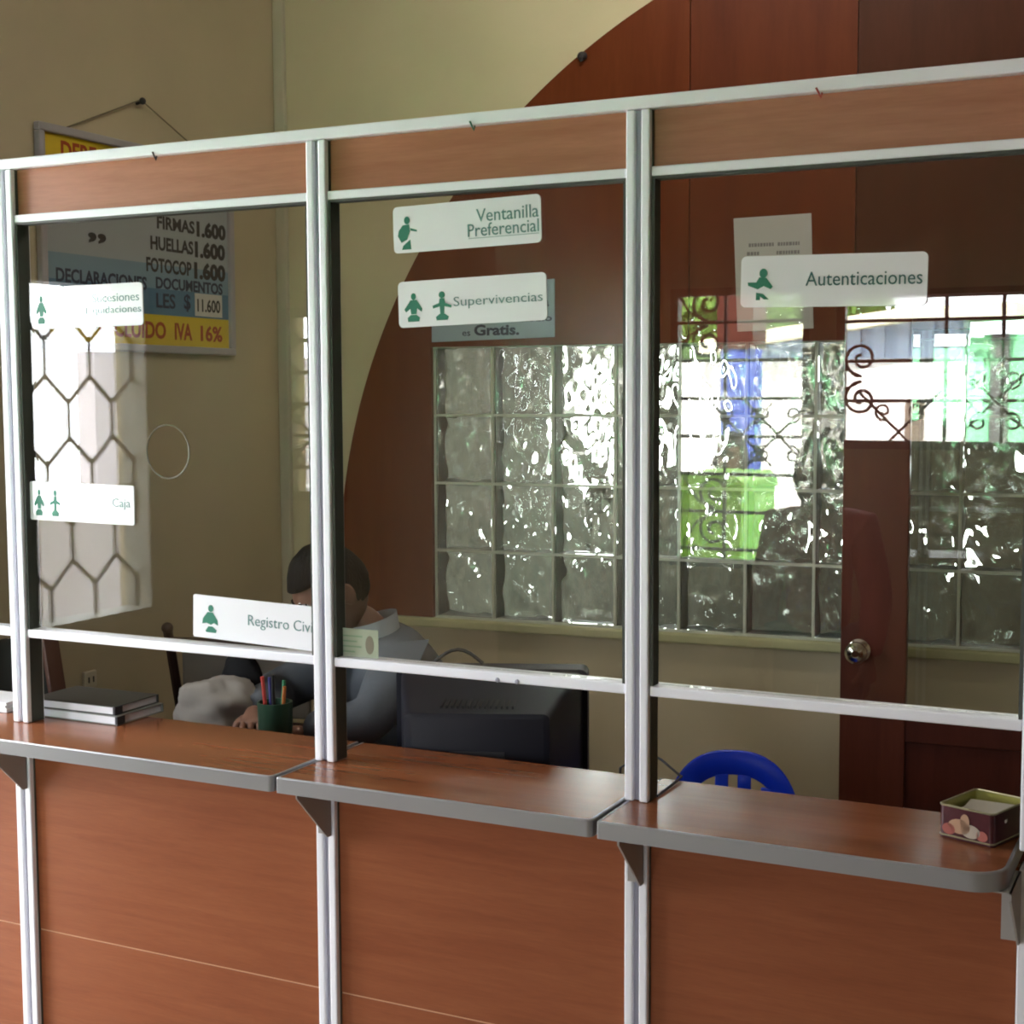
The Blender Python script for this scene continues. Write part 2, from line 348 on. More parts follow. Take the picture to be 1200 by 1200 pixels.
for i in range(5):
    x0, x1 = PX[i]+PW+.0012, PX[i+1]-PW-.0012
    b = MB(); b.box(x0, x1, .004, .043, Z2B, Z2, bev=.002); b.build('rail', M_ALU, part)
    b = MB(); b.box(x0, x1, .004, .043, ZMB, ZMT, bev=.002); r = b.build('rail', M_ALU, part)
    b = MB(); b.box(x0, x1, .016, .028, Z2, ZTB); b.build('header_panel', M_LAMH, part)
    b = MB()
    for s0, s1, t0, t1 in ((x0, x0+.005, ZMT, Z2B), (x1-.005, x1, ZMT, Z2B), (x0+.005, x1-.005, Z2B-.004, Z2B)):
        b.box(s0, s1, .006, .03, t0, t1)
    b.build('gasket', M_RUBSHADE, part)
    b = MB(); X0, X1, zb, zt = x0+.002, x1-.002, ZMT+.001, Z2B-.002
    if i == 1:
        hx, hz, hr = HOLE; n = 64; t = bmesh.new(); rings = []
        for y in (.019, .024):
            I, O = [], []
            for k in range(n):
                a = 2*PI*k/n; c, s_ = math.cos(a), math.sin(a)
                I.append(t.verts.new((hx+hr*c, y, hz+hr*s_)))
                q = min(((X1-hx)/c if c > 1e-9 else ((X0-hx)/c if c < -1e-9 else 1e9)), ((zt-hz)/s_ if s_ > 1e-9 else ((zb-hz)/s_ if s_ < -1e-9 else 1e9)))
                O.append([hx+q*c, hz+q*s_])
            for cx, cz in ((X0, zb), (X1, zb), (X1, zt), (X0, zt)):
                j = min(range(n), key=lambda j: (O[j][0]-cx)**2+(O[j][1]-cz)**2); O[j] = [cx, cz]
            rings.append((I, [t.verts.new((p[0], y, p[1])) for p in O]))
        for (I, O), fl in zip(rings, (0, 1)):
            for k in range(n):
                q = (I[k], O[k], O[(k+1) % n], I[(k+1) % n]); t.faces.new(q if fl else q[::-1])
        for k in range(n): t.faces.new((rings[0][0][k], rings[0][0][(k+1) % n], rings[1][0][(k+1) % n], rings[1][0][k]))
        bmesh.ops.recalc_face_normals(t, faces=t.faces); b.merge(t)
        p = b.build('glass_pane', M_PANE, part); tag(p, 'clear glass pane with a round speaking hole')
        b = MB(); b.tube([(hx+(hr+.0005)*math.cos(a), .0215, hz+(hr+.0005)*math.sin(a)) for a in [2*PI*k/48 for k in range(48)]], .0013, 6, closed=True)
        b.build('speaking_hole_rim', mat('frosted_glass_edge', (.13, .12, .08), .3), p, smooth=True)
    else:
        b.box(X0, X1, .019, .024, zb, zt); b.build('glass_pane', M_PANE, part)
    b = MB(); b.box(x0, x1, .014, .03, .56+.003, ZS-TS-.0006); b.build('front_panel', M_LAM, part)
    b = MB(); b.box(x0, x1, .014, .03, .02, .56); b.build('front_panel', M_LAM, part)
    b = MB(); b.box(x0, x1, .0155, .029, .56, .563); b.build('panel_joint', mat('joint_strip', (.62, .36, .22), .4) if i == 0 else bpy.data.materials['joint_strip'], part)
for px, py in ((583, 797), (606, 799)):
    q = aty(px, py, .004); b = MB(Matrix.Translation((q.x, .004, q.z)) @ Matrix.Rotation(PI/2, 4, 'X')); b.lathe([(0, .0025), (.003, .002), (.0042, 0)], 12); b.build('screw', M_GROOVE, part, smooth=True)
for px, py, c in ((182, 187, (.03, .02, .02)), (554, 147, (.01, .14, .08)), (960, 111, (.3, .03, .02))):
    q = aty(px, py, -.001); b = MB(); b.tube([(q.x-.004, -.003, ZTB+.005), (q.x, -.004, ZTB-.002), (q.x+.003, -.003, ZTB-.009), (q.x+.0045, -.003, ZTB-.002)], .0016, 6)
    b.build('knotted_thread', mat('thread', c, .7), part, smooth=True)

# ---- counter shelves
YB0, YB1 = -.120, .145
def shelf(x0, x1, rl, rr, label, posts):
    s = thing('counter_shelf', label, 'shelf', ((x0+x1)/2, 0, ZS-TS), group=None)
    def outline(e):       # e = inset
        P = [(x0+e, YB1), (x0+e, YB0+e+rl)]
        for r, cx, a0, a1 in ((rl, x0+e+rl, 180, 270), (rr, x1-e-rr, 270, 360)):
            for k in range(9):
                a = math.radians(a0+(a1-a0)*k/8); P.append((cx+r*math.cos(a), YB0+e+r+r*math.sin(a)))
        P += [(x1-e, YB1)]
        return P
    b = MB(); b.prism(outline(.004), ZS-TS+.001, ZS, axis='z'); b.build('shelf_top', M_LAMT, s, smooth=True, angle=30)
    A, B = outline(0), outline(.0041)
    t = bmesh.new(); n = len(A); zs = [(0, ZS-TS), (.0, ZS-.0012), (.3, ZS+.0006), (1, ZS+.0006), (1, ZS-TS)]
    R_ = [[t.verts.new((a[0]+(c[0]-a[0])*w, a[1]+(c[1]-a[1])*w, z)) for w, z in zs] for a, c in zip(A, B)]
    for i in range(n-1):
        for j in range(len(zs)): t.faces.new((R_[i][j], R_[i+1][j], R_[i+1][(j+1) % 5], R_[i][(j+1) % 5]))
    t.faces.new(R_[0]); t.faces.new(R_[-1][::-1]); bmesh.ops.recalc_face_normals(t, faces=t.faces)
    b = MB(); b.merge(t); b.build('edge_trim', M_EDGE, s, smooth=True, angle=30)
    for x in posts:
        b = MB(); b.prism([(-.100, ZS-TS-.001), (-.0008, ZS-TS-.001), (-.0008, .843), (-.012, .843), (-.100, ZS-TS-.012)], x+.010, x+.013, axis='x')
        b.box(x-.012, x+.013, -.100, -.0008, ZS-TS-.003, ZS-TS-.001); b.box(x-.012, x+.013, -.003, -.0008, .845, ZS-TS-.001)
        b.build('bracket', M_BRK, s)
    return s
shelf(-2.79, -1.396, .004, .010, 'long wood-topped counter shelf with grey edge, carrying the book stack at the left', [-2.067])
shelf(-1.388, -.826, .003, .010, 'middle wood-topped counter shelf with grey edge, in front of the monitor', [-1.3736])
shelf(-.818, -.247, .003, .045, 'right wood-topped counter shelf with rounded corner, carrying the biscuit tin', [-.8037, -.252])

# ---- signs stuck on the glass
def sign(corner_l, corner_r, h, texts, pics, label, group='white service signs stuck on the glass', yb=.0188, r=.008, dim=None):
    (xa, za), (xb, zb) = corner_l, corner_r              # top-left and top-right
    w = math.hypot(xb-xa, zb-za); F = frame((xa, yb-.003, za), (xb-xa, 0, zb-za), (-(zb-za), 0, xb-xa))
    s = thing('service_sign', label, 'sign', F @ Vector((w/2, -h, 0)), group=group)
    b = MB(F); b.prism(rrect(0, w, -h, 0, r), -.0025, 0, axis='z'); b.build('sign_panel', M_SIGN, s, smooth=True, angle=30)
    b = MB()
    for tx, f0, f1, g0, g1, bold in texts:               # fractions of the panel, g measured downwards
        if tx == '_': b.box(f0*w, f1*w, -g1*h, -g0*h, .0, .0006, M=F)
        else: put_text(b, tx, f0*w, f1*w, -g1*h, -g0*h, 0, F, bold)
    b.build('lettering', M_TEALD if dim == 'dark' else M_TEAL, s)
    for kind, f0, f1, g0, g1 in pics:
        b = MB(F @ Matrix.Translation((f0*w, -g1*h, 0)) @ Matrix.Diagonal(((f1-f0)*w, (g1-g0)*h, 1, 1)))
        def el(cx, cy, rx, ry, n=18): b.prism([(cx+rx*math.cos(2*PI*k/n), cy+ry*math.sin(2*PI*k/n)) for k in range(n)], 0, .0006, axis='z')
        def po(P): b.prism(P, 0, .0006, axis='z')
        if kind == 'walk':
            el(.52, .88, .14, .12); po([(.30, .74), (.62, .76), (.66, .55), (.50, .30), (.22, .22), (.05, .42), (.10, .58)]); po([(.30, .12), (.66, .30), (.70, 0), (.24, 0)]); po([(.70, .56), (1, .52), (1, .57), (.68, .64)])
        elif kind == 'wide':
            el(.52, .88, .13, .12); po([(.36, .76), (.68, .76), (.98, .44), (.94, .34), (.70, .46), (.66, .26), (.38, .26), (.34, .46), (.10, .34), (.02, .44)]); po([(.18, .14), (.36, .24), (.66, .24), (.84, .14), (.80, 0), (.20, 0)])
        elif kind == 'thin':
            el(.50, .88, .16, .12); po([(.38, .76), (.62, .76), (.66, .60), (1, .50), (.98, .42), (.62, .48), (.60, .22), (.40, .22), (.38, .48), (.02, .42), (0, .52), (.34, .60)]); po([(.16, .12), (.36, .22), (.64, .22), (.84, .12), (.78, 0), (.20, 0)])
        elif kind == 'bow':
            el(.62, .84, .16, .15); po([(.46, .72), (.74, .70), (1, .42), (.92, .34), (.64, .44), (.40, .34), (.02, .46), (0, .56), (.34, .56)]); po([(.34, .0), (.34, .24), (.62, .20), (.86, .02), (.66, .02), (.50, .12), (.50, 0)])
        else:
            el(.54, .88, .16, .13); po([(.34, .74), (.66, .74), (.96, .46), (.98, .28), (.74, .36), (.56, .28), (.30, .34), (.02, .30), (.06, .50)]); po([(.22, .06), (.40, .22), (.64, .22), (.90, .10), (.86, 0), (.26, 0)])
        b.build('pictogram', M_GREEN, s)
    return s
sign((-1.235, 1.8975), (-.970, 1.9035), .0745, [('Ventanilla', .575, .985, .20, .47, 0), ('Preferencial', .515, .985, .50, .77, 0), ('_', .52, .985, .80, .81, 0)], [('walk', .025, .165, .22, .93)], 'white sign with green lettering Ventanilla Preferencial, uppermost on the middle pane')
sign((-1.227, 1.777), (-.961, 1.7835), .0740, [('Supervivencias', .385, .975, .40, .66, -.008)], [('wide', .04, .17, .26, .88), ('thin', .24, .37, .26, .88)], 'white sign with two green figures reading Supervivencias, on the middle pane')
sign((-.648, 1.793), (-.3825, 1.7885), .0735, [('Autenticaciones', .36, .975, .33, .60, 0)], [('bow', .04, .18, .24, .86)], 'white sign reading Autenticaciones, on the right pane', dim='dark')
sign((-1.658, 1.2405), (-1.3935, 1.2325), .0765, [('Registro Civil', .455, .985, .34, .66, -.008)], [('sit', .075, .21, .22, .86)], 'white sign with a green figure reading Registro Civil, just above the rail', r=.004)
sign((-2.040, 1.4335), (-1.788, 1.431), .0725, [('Caja', .80, .965, .34, .62, -.01)], [('wide', .04, .14, .20, .88), ('thin', .20, .30, .20, .88)], 'white sign reading Caja, low on the left pane', r=.004)
sign((-2.022, 1.795), (-1.757, 1.797), .0765, [('Sucesiones', .56, .97, .22, .42, -.008), ('Liquidaciones', .50, .985, .52, .74, -.008)], [('wide', .04, .14, .20, .88)], 'white two-line sign washed out by reflection, high on the left pane')
# printed card at the foot of the middle pane
A, B_, C_ = aty(394, 735, .0250), aty(443, 740, .0250), aty(443, 775, .0250)
card = thing('printed_card', 'small pale green printed card in the lower left corner of the middle pane', 'card', ((A.x+B_.x)/2, .025, C_.z))
w = B_.x-A.x; h = A.z-C_.z; F = frame((A.x, .0250, A.z), (1, 0, 0), (0, 0, 1))
b = MB(F); b.box(0, w, -h, 0, -.0008, 0); b.build('card_sheet', mat('card_paper', (.50, .55, .42), .5), card)
b = MB(F); b.prism([(w*.80+w*.10*math.cos(a), -h*.5+h*.30*math.sin(a)) for a in [2*PI*k/20 for k in range(20)]], 0, .0004, axis='z'); b.build('printed_seal', mat('seal_ink', (.30, .26, .20), .5), card)
b = MB(F)
for k, (f0, f1) in enumerate(((.1, .62), (.1, .5), (.1, .6), (.1, .45))): b.box(w*f0, w*f1, -h*(.22+.17*k)-h*.05, -h*(.22+.17*k), 0, .0004)
b.build('printed_lines', mat('card_ink', (.28, .42, .28), .5), card)

# ------------------------------------------------------------------ things on the walls
# price board on the side wall
bx = XL
F = frame((bx, .849, 2.302), (0, 1, 0), (0, 0, 1)); F = F @ Matrix.Rotation(math.radians(-.3), 4, 'Z')
bw, bh = .820, .585
pb = thing('price_board', 'framed yellow and blue price board hanging from a nail on the side wall', 'price board', F @ Vector((bw/2, -bh, 0)))
b = MB(F)
for x0, x1, y0, y1 in ((0, bw, -.022, 0), (0, bw, -bh, -bh+.022), (0, .022, -bh+.022, -.022), (bw-.022, bw, -bh+.022, -.022)): b.box(x0, x1, y0, y1, .001, .022, bev=.004)
M_NAVY = mat('navy_ink', (.012, .02, .06), .5); M_RED = mat('red_ink', (.33, .05, .012), .5)
b.build('board_frame', mat('lilac_grey_frame', (.36, .34, .36), .4), pb)
def LB(px, py): # pixel to board fractions
    q = F.inverted() @ atx(px, py, bx+.01); return q.x, q.y
cols = {'yellow_band': ((.62, .44, .025), -.11, -.022), 'grey_band': ((.34, .37, .39), -.330, -.11), 'pale_blue_band': ((.19, .29, .37), -.40, -.330), 'blue_band': ((.075, .17, .27), -.475, -.40)}
for nm, (c, y0, y1) in cols.items():
    b = MB(F); b.box(.02, bw-.02, y0, y1, .002, .009); b.build(nm, mat(nm, c, .5), pb)
b = MB(F); b.box(.02, bw-.02, -bh+.02, -.475, .002, .009); b.build('yellow_band', bpy.data.materials['yellow_band'], pb)
b = MB()
for (s, x0, x1, y0, y1, bo) in (('1.600', .650, .79, -.234, -.186, .05), ('FIRMAS', .47, .640, -.228, -.190, .03), ('1.600', .64, .785, -.296, -.246, .05), ('HUELLAS', .44, .632, -.290, -.250, .03), ('1.600', .635, .785, -.360, -.308, .05), ('FOTOCOP', .42, .622, -.354, -.312, .03),
        ('”', .195, .26, -.230, -.202, .03), ('”', .185, .255, -.294, -.266, .03)):
    b = MB(); put_text(b, s, x0, x1, y0, y1, .009, F, bo); b.build('black_lettering', M_INK, pb)
b = MB()
for (s, x0, x1, y0, y1, bo) in (('DECLARACIONES', .06, .42, -.408, -.370, .03), ('DOCUMENTOS', .46, .77, -.400, -.366, .03), ('LES', .46, .545, -.455, -.412, .02), ('$', .585, .615, -.460, -.408, .02)):
    b = MB(); put_text(b, s, x0, x1, y0, y1, .009, F, bo); b.build('navy_lettering', M_NAVY, pb)
b = MB(F); b.box(.635, .765, -.470, -.402, .009, .0105); pl = b.build('price_plate', mat('price_plate_white', (.55, .53, .50), .5), pb)
b = MB(); put_text(b, '11.600', .645, .755, -.457, -.418, .0105, F, .02); b.build('price_digits', M_INK, pl)
b = MB()
for (s, x0, x1, y0, y1, bo) in (('INCLUIDO', .22, .50, -.545, -.495, .03), ('IVA', .54, .62, -.545, -.495, .03), ('16%', .66, .765, -.545, -.497, .03), ('DERECHOS NOTARIALES', .09, .74, -.085, -.035, .03)):
    b = MB(); put_text(b, s, x0, x1, y0, y1, .009, F, bo); b.build('red_lettering', M_RED, pb)
nail = atx(160, 121, bx)
b = MB(); b.tube([(bx-.002, nail.y, nail.z), (bx+.022, nail.y, nail.z+.004)], .006, 8); b.sphere((bx+.022, nail.y, nail.z+.004), .010, 10); b.build('nail', M_IRON, pb, smooth=True)
b = MB(); l = F @ Vector((.10, -.004, .012)); r = F @ Vector((bw-.10, -.004, .012))
b.tube([l, (bx+.016, nail.y, nail.z+.008), r], .0022, 5); b.build('hanging_cord', mat('cord', (.17, .14, .09), .8), pb)

F = WF @ Matrix.Translation((0, -.018, 0)); hk = WF @ Vector((0, 0, 0))
qh = hit(683, 66, WF @ Vector((0, -.018, 0)), WF.to_3x3() @ Vector((0, -1, 0)))
b = MB(Matrix.Translation(qh) @ Matrix.Rotation(WR, 4, 'Z')); b.tube([(0, .012, .0), (0, -.012, .0), (0, -.018, -.008), (0, -.014, -.016)], .006, 8); b.sphere((0, -.006, 0), (.016, .010, .013), 12)
tag(b.build('wall_hook', M_IRON, smooth=True), 'small dark hook at the edge of the plywood arch above the partition', 'hook')
# paper notice and blue notice on the plywood
def wallframe(u, z, off=.018): return WF @ frame((u, -off, z), (1, 0, 0), (0, 0, 1))
F = wallframe(-1.305, 2.089); pn = thing('paper_notice', 'grey paper notice with three typed lines, taped to the plywood above the blocks', 'notice', F @ Vector((.11, -.3, 0)))
b = MB(F); b.prism([(0, 0), (.222, .004), (.232, -.317), (.014, -.322)], .0002, .0016, axis='z'); b.build('paper_sheet', mat('notice_paper', (.42, .42, .39), .7), pn)
b = MB(F)
for y, segs in ((-.072, ((.045, .12), (.128, .19))), (-.096, ((.04, .075), (.125, .19))), (-.118, ((.04, .12), (.135, .165), (.178, .19)))):
    for x0, x1 in segs:
        x = x0
        while x < x1-.004:
            wd = random.uniform(.005, .009); b.box(x, min(x+wd, x1), y-.011, y-.001, .0016, .0020); x += wd+.002
b.build('typed_lines', mat('typed_ink', (.16, .16, .16), .6), pn)
F = wallframe(-2.262, 1.922); gn = thing('free_service_notice', 'pale blue notice reading Gratis, on the plywood just above the glass blocks', 'notice', F @ Vector((.2, -.17, 0)))
b = MB(F); b.prism([(0, 0), (.41, .014), (.41, -.160), (0, -.169)], .0002, .003, axis='z'); b.build('notice_sheet', mat('pale_blue_card', (.30, .38, .47), .5), gn)
b = MB()
for s, x0, x1, y0, y1, bo in (('Gratis.', .145, .295, -.152, -.118, .035), ('es', .105, .132, -.152, -.138, .01), ('medio', .29, .402, -.112, -.092, .02), ('la', .375, .392, -.068, -.040, .02)):
    b = MB(); put_text(b, s, x0, x1, y0, y1, .003, F, bo); b.build('lettering', M_NAVY, gn)

# power outlet low on the side wall
q = atx(103, 796, XL); b = MB(); b.box(XL, XL+.012, q.y-.024, q.y+.024, q.z-.024, q.z+.024, bev=.004)
ou = thing('wall_outlet', 'small white outlet plate low on the side wall', 'outlet', (XL, q.y, q.z-.024)); b.build('cover_plate', mat('outlet_plastic', (.52, .47, .36), .5), ou)
b = MB()
for dy in (-.009, .009): b.box(XL+.012, XL+.0128, q.y+dy-.0025, q.y+dy+.0025, q.z-.008, q.z+.008)
b.build('socket_slot', M_INK, ou)

# ------------------------------------------------------------------ half-glazed door leaf standing open in front of the blocks
DO = .25
def wl(u, z, off=DO): return WF @ Vector((u, -off, z))
dr = thing('half_glazed_door', 'red-brown wooden door with clear upper glass and round chrome knob, standing open before the glass blocks', 'door', wl(-.94, 0))
D0, D1, DT = -.946, -.10, 1.845
dl = WF @ Matrix.Translation((0, -DO, 0))
b = MB(dl); b.box(D0, D0+.172, 0, .038, .01, DT, bev=.003); b.build('stile', M_DOOR, dr)
b = MB(dl); b.box(D1-.12, D1, 0, .038, .01, DT, bev=.003); b.build('stile', M_DOOR, dr)
b = MB(dl); b.box(D0+.172, D1-.12, .002, .036, DT-.092, DT-.001, bev=.003); b.build('top_rail', M_DOORD, dr)
b = MB(dl); b.box(D0+.172, D1-.12, .002, .036, .665, .725, bev=.003); b.build('lock_rail', M_DOORD, dr)
b = MB(dl); b.box(D0+.172, D1-.12, .002, .036, .01, .16, bev=.003); b.build('bottom_rail', M_DOORD, dr)
b = MB(dl); b.box(D0+.172, D1-.12, .012, .026, .16, .665); b.build('lower_panel', M_DOORD, dr)
b = MB(dl); b.box(D0+.172, D1-.12, .017, .021, .725, DT-.092); b.build('glass_pane', M_PANE, dr)
b = MB(dl @ Matrix.Translation((-.897, 0, .905)) @ Matrix.Rotation(PI/2, 4, 'X'))
b.lathe([(0, 0), (.030, 0), (.031, .004), (.024, .008), (.012, .010), (.011, .026), (.022, .033), (.029, .044), (.029, .054), (.021, .064), (.010, .067), (.009, .064), (0, .064)], 28)
b.build('door_knob', M_CHROME, dr, smooth=True, angle=35)

# ------------------------------------------------------------------ things on the shelves
# two flat books
def book(x0, x1, y0, y1, z0, z1, cover, label, rz=0):
    c = Vector(((x0+x1)/2, (y0+y1)/2, z0)); t = thing('book', label, 'book', c, math.radians(rz), 'books stacked on the left shelf')
    M = Matrix.Translation(c) @ Matrix.Rotation(math.radians(rz), 4, 'Z'); hx, hy, h = (x1-x0)/2, (y1-y0)/2, z1-z0
    b = MB(M); b.box(-hx+.002, hx-.004, -hy+.001, hy-.003, .0017, h-.0017); b.build('page_block', mat('paper_edges', (.68, .68, .74), .7, var=.06, vscale=20, vstretch=(1, 1, 60)), t)
    b = MB(M); b.box(-hx, hx, -hy, hy, 0, .0015); b.box(-hx, hx, -hy, hy, h-.0015, h); b.box(-hx, hx, hy-.0018, hy, .0015, h-.0015)
    b.build('cover', cover, t)
    b = MB(M); b.box(hx-.0045, hx+.0006, -hy-.0004, -hy+.022, .001, h-.0012); b.build('corner_binding', M_INK, t)
    return t
M_COV = mat('charcoal_cover', (.035, .035, .035), .35); M_COV2 = mat('grey_green_cover', (.20, .21, .20), .4)
book(-2.094, -1.878, .056, .190, .9708, .9880, M_COV2, 'lower flat book with grey-green cover, lying on the left shelf')
book(-2.096, -1.888, .058, .188, .9884, 1.0050, M_COV, 'upper flat book with charcoal cover, on top of another book', 1.2)
# loose paper pile further left
pp = thing('paper_pile', 'pile of white sheets on the shelf at the far left edge', 'papers', (-2.27, .09, .9708))
b = MB()
for k in range(7): b.box(-2.38+random.uniform(-.003, .003), -2.155+random.uniform(-.003, .003), .050, .135, .9708+.0028*k, .9708+.0028*k+.0026)
b.build('sheets', mat('white_paper', (.7, .7, .72), .7), pp)
# biscuit tin
C0 = Vector((-.277, -.004, .9708)); ta = Vector((-.94, .33, 0)).normalized(); tb_ = Vector((.33, .94, 0)).normalized()
TF = frame(C0, -ta, tb_)                     # x to the viewer's right along the front, y to the back
TL, TD, TH = .082, .105, .0465
tin = thing('biscuit_tin', 'open dark red biscuit tin holding slips of paper on the right shelf', 'tin', TF @ Vector((-TL/2, TD/2, 0)))
P = rrect(-TL, 0, 0, TD, .007); Pi = rrect(-TL+.0012, -.0012, .0012, TD-.0012, .006)
t = bmesh.new(); n = len(P)
rg = [[t.verts.new((p[0], p[1], z)) for p in Q] for Q, z in ((P, .0), (P, TH), (Pi, TH), (Pi, .0015))]
for a, c in zip(rg, rg[1:]):
    for i in range(n): t.faces.new((a[i], a[(i+1) % n], c[(i+1) % n], c[i]))
t.faces.new(rg[0][::-1]); t.faces.new(rg[-1])
bmesh.ops.recalc_face_normals(t, faces=t.faces)
b = MB(TF); b.merge(t)
b.build('tin_body', mat('dark_red_tin', (.055, .012, .016), .3, var=.3, vscale=40), tin, smooth=True, angle=30)
b = MB(TF); b.tube([(p[0], p[1], TH) for p in P], .0016, 8, closed=True); b.tube([(p[0], p[1], .004) for p in P], .0013, 8, closed=True)
b.build('rolled_rim', mat('brass_rim', (.34, .32, .20), .35, metal=.5), tin, smooth=True)
t = bmesh.new(); Pj = rrect(-TL+.0015, -.0015, .0015, TD-.0015, .006)
A_ = [t.verts.new((p[0], p[1], .016)) for p in Pj]; B2 = [t.verts.new((p[0], p[1], TH-.0005)) for p in Pj]
for i in range(len(Pj)): t.faces.new((A_[i], B2[i], B2[(i+1) % n], A_[(i+1) % n]))
b = MB(TF); b.merge(t); b.build('tin_lining', mat('gold_lining', (.38, .36, .10), .3, metal=.4), tin, smooth=True)
b = MB(TF)
for k, (cx, cz, r, s_) in enumerate(((-.066, .014, .010, 1), (-.050, .020, .013, 1.3), (-.033, .016, .012, 1.2), (-.016, .013, .009, 1), (-.042, .028, .014, .5))):
    b.prism([(cx+r*s_*math.cos(2*PI*i/16), cz+r*.8*math.sin(2*PI*i/16)) for i in range(16)], -.0012, -.0004-.0001*k, axis='y', mi=k % 3)
b.build('printed_biscuits', [mat('print_rose', (.33, .10, .08), .4), mat('print_peach', (.40, .24, .15), .4), mat('print_pale', (.36, .30, .24), .4)], tin)
b = MB(TF); b.box(-TL+.003, -.003, .003, TD-.003, .0016, .030); b.build('paper_slips', mat('slip_paper', (.55, .53, .48), .7), tin)
b = MB(TF @ Matrix.Translation((-.04, .06, .0305)) @ Matrix.Rotation(.25, 4, 'Z') @ Matrix.Rotation(.05, 4, 'X')); b.box(-.032, .034, -.036, .036, 0, .004); b.build('paper_slips', bpy.data.materials['slip_paper'], tin)
# thin dark cable draped at the third post
c0, c1, c2, c3 = aty(786, 902, .150), aty(800, 911, .152), atz(799, 911, .9735), atz(770, 932, .9735)
cb = MB(); cb.tube([(c3.x, c3.y, .9725), ((c3.x+c2.x)/2, (c3.y+c2.y)/2, .9728), (c2.x, c2.y, .975), (c1.x-.004, .156, c1.z), (c0.x-.02, .16, c0.z+.012), (c0.x-.05, .17, c0.z+.02), (c0.x-.10, .18, .97), (c0.x-.11, .185, .80)], .0022, 6)
tag(cb.build('cable', M_INK, smooth=True), 'thin dark cable hanging over the back edge of the right shelf beside the third post', 'cable')

# ------------------------------------------------------------------ behind the counter
DZ = .82
dk = thing('office_desk', 'dark red-brown office desk behind the counter', 'desk', (-1.65, .40, 0))
b = MB(); b.box(-2.20, -1.10, .165, .64, DZ-.025, DZ, bev=.003); b.build('desktop', mat('desk_laminate', (.11, .035, .02), .4, var=.15, vscale=5), dk)
for x in (-2.16, -1.14):
    b = MB(); b.box(x-.012, x+.012, .18, .62, 0, DZ-.025); b.build('side_panel', M_DOORD, dk)
b = MB(); b.box(-2.148, -1.152, .19, .205, .30, DZ-.025); b.build('modesty_panel', M_DOORD, dk)
# monitor seen from behind
MF = Matrix.Translation((-1.19, .212, DZ)) @ Matrix.Rotation(math.radians(22), 4, 'Z')
mo = thing('monitor', 'bulky black computer monitor seen from behind on the desk', 'monitor', MF @ Vector((0, .2, 0)))
b = MB(MF)
def loft(b, secs, mi=0):        # sections (y, half width, z0, z1, r)
    t = bmesh.new(); rings = []
    for y, hw, z0, z1, r in secs: rings.append([t.verts.new((p[0], y, p[1])) for p in rrect(-hw, hw, z0, z1, r)])
    n = len(rings[0])
    for a, c in zip(rings, rings[1:]):
        for i in range(n): t.faces.new((a[i], a[(i+1) % n], c[(i+1) % n], c[i]))
    t.faces.new(rings[0]); t.faces.new(rings[-1][::-1]); bmesh.ops.recalc_face_normals(t, faces=t.faces)
    b.merge(t, mi)
loft(b, [(-.004, .120, .022, .200, .008), (0, .130, .016, .208, .012), (.10, .146, .014, .214, .012), (.20, .166, .010, .222, .012), (.295, .180, .008, .226, .012)])
b.build('rear_housing', M_BLACKP, mo, smooth=True, angle=35)
b = MB(MF); loft(b, [(.295, .190, .004, .232, .014), (.345, .192, .002, .234, .014), (.355, .184, .010, .226, .012)]); b.build('bezel', M_BLACKP, mo, smooth=True, angle=35)
b = MB(MF); b.grid(lambda u, v: ((u-.5)*.33, .356+.008*(1-(2*u-1)**2)*(1-(2*v-1)**2), .025+v*.19), 12, 10); b.build('screen', mat('screen_glass', (.02, .022, .025), .1), mo, smooth=True)
b = MB(MF)
for k in range(14): b.box(-.07+.010*k, -.066+.010*k, .03, .09, .2075, .2150)
b.build('vent_slats', mat('vent_black', (.006, .006, .008), .6), mo)
b = MB(MF); b.box(-.05, .05, -.006, -.003, .09, .14, bev=.001); b.build('rating_plate', mat('plate_charcoal', (.03, .03, .035), .5), mo)
for x in (-.075, .07):
    b = MB(MF @ Matrix.Translation((x, -.0045, .095)) @ Matrix.Rotation(PI/2, 4, 'X')); b.lathe([(0, .002), (.0035, .0015), (.0045, 0)], 10); b.build('screw', M_GROOVE, mo)
b = MB(MF @ Matrix.Translation((0, .16, 0))); b.lathe([(0, .0), (.10, 0), (.10, .004), (.05, .008), (.05, .016), (0, .016)], 28); b.build('swivel_foot', M_BLACKP, mo, smooth=True)
b = MB(); q = MF @ Vector((-.02, .33, .236)); q2 = MF @ Vector((-.12, .33, .236))
b.tube([q+(q2-q)*k/8+Vector((0, 0, .028*math.sin(PI*k/8))) for k in range(9)], .004, 6); b.build('cable_loop', M_INK, mo, smooth=True)

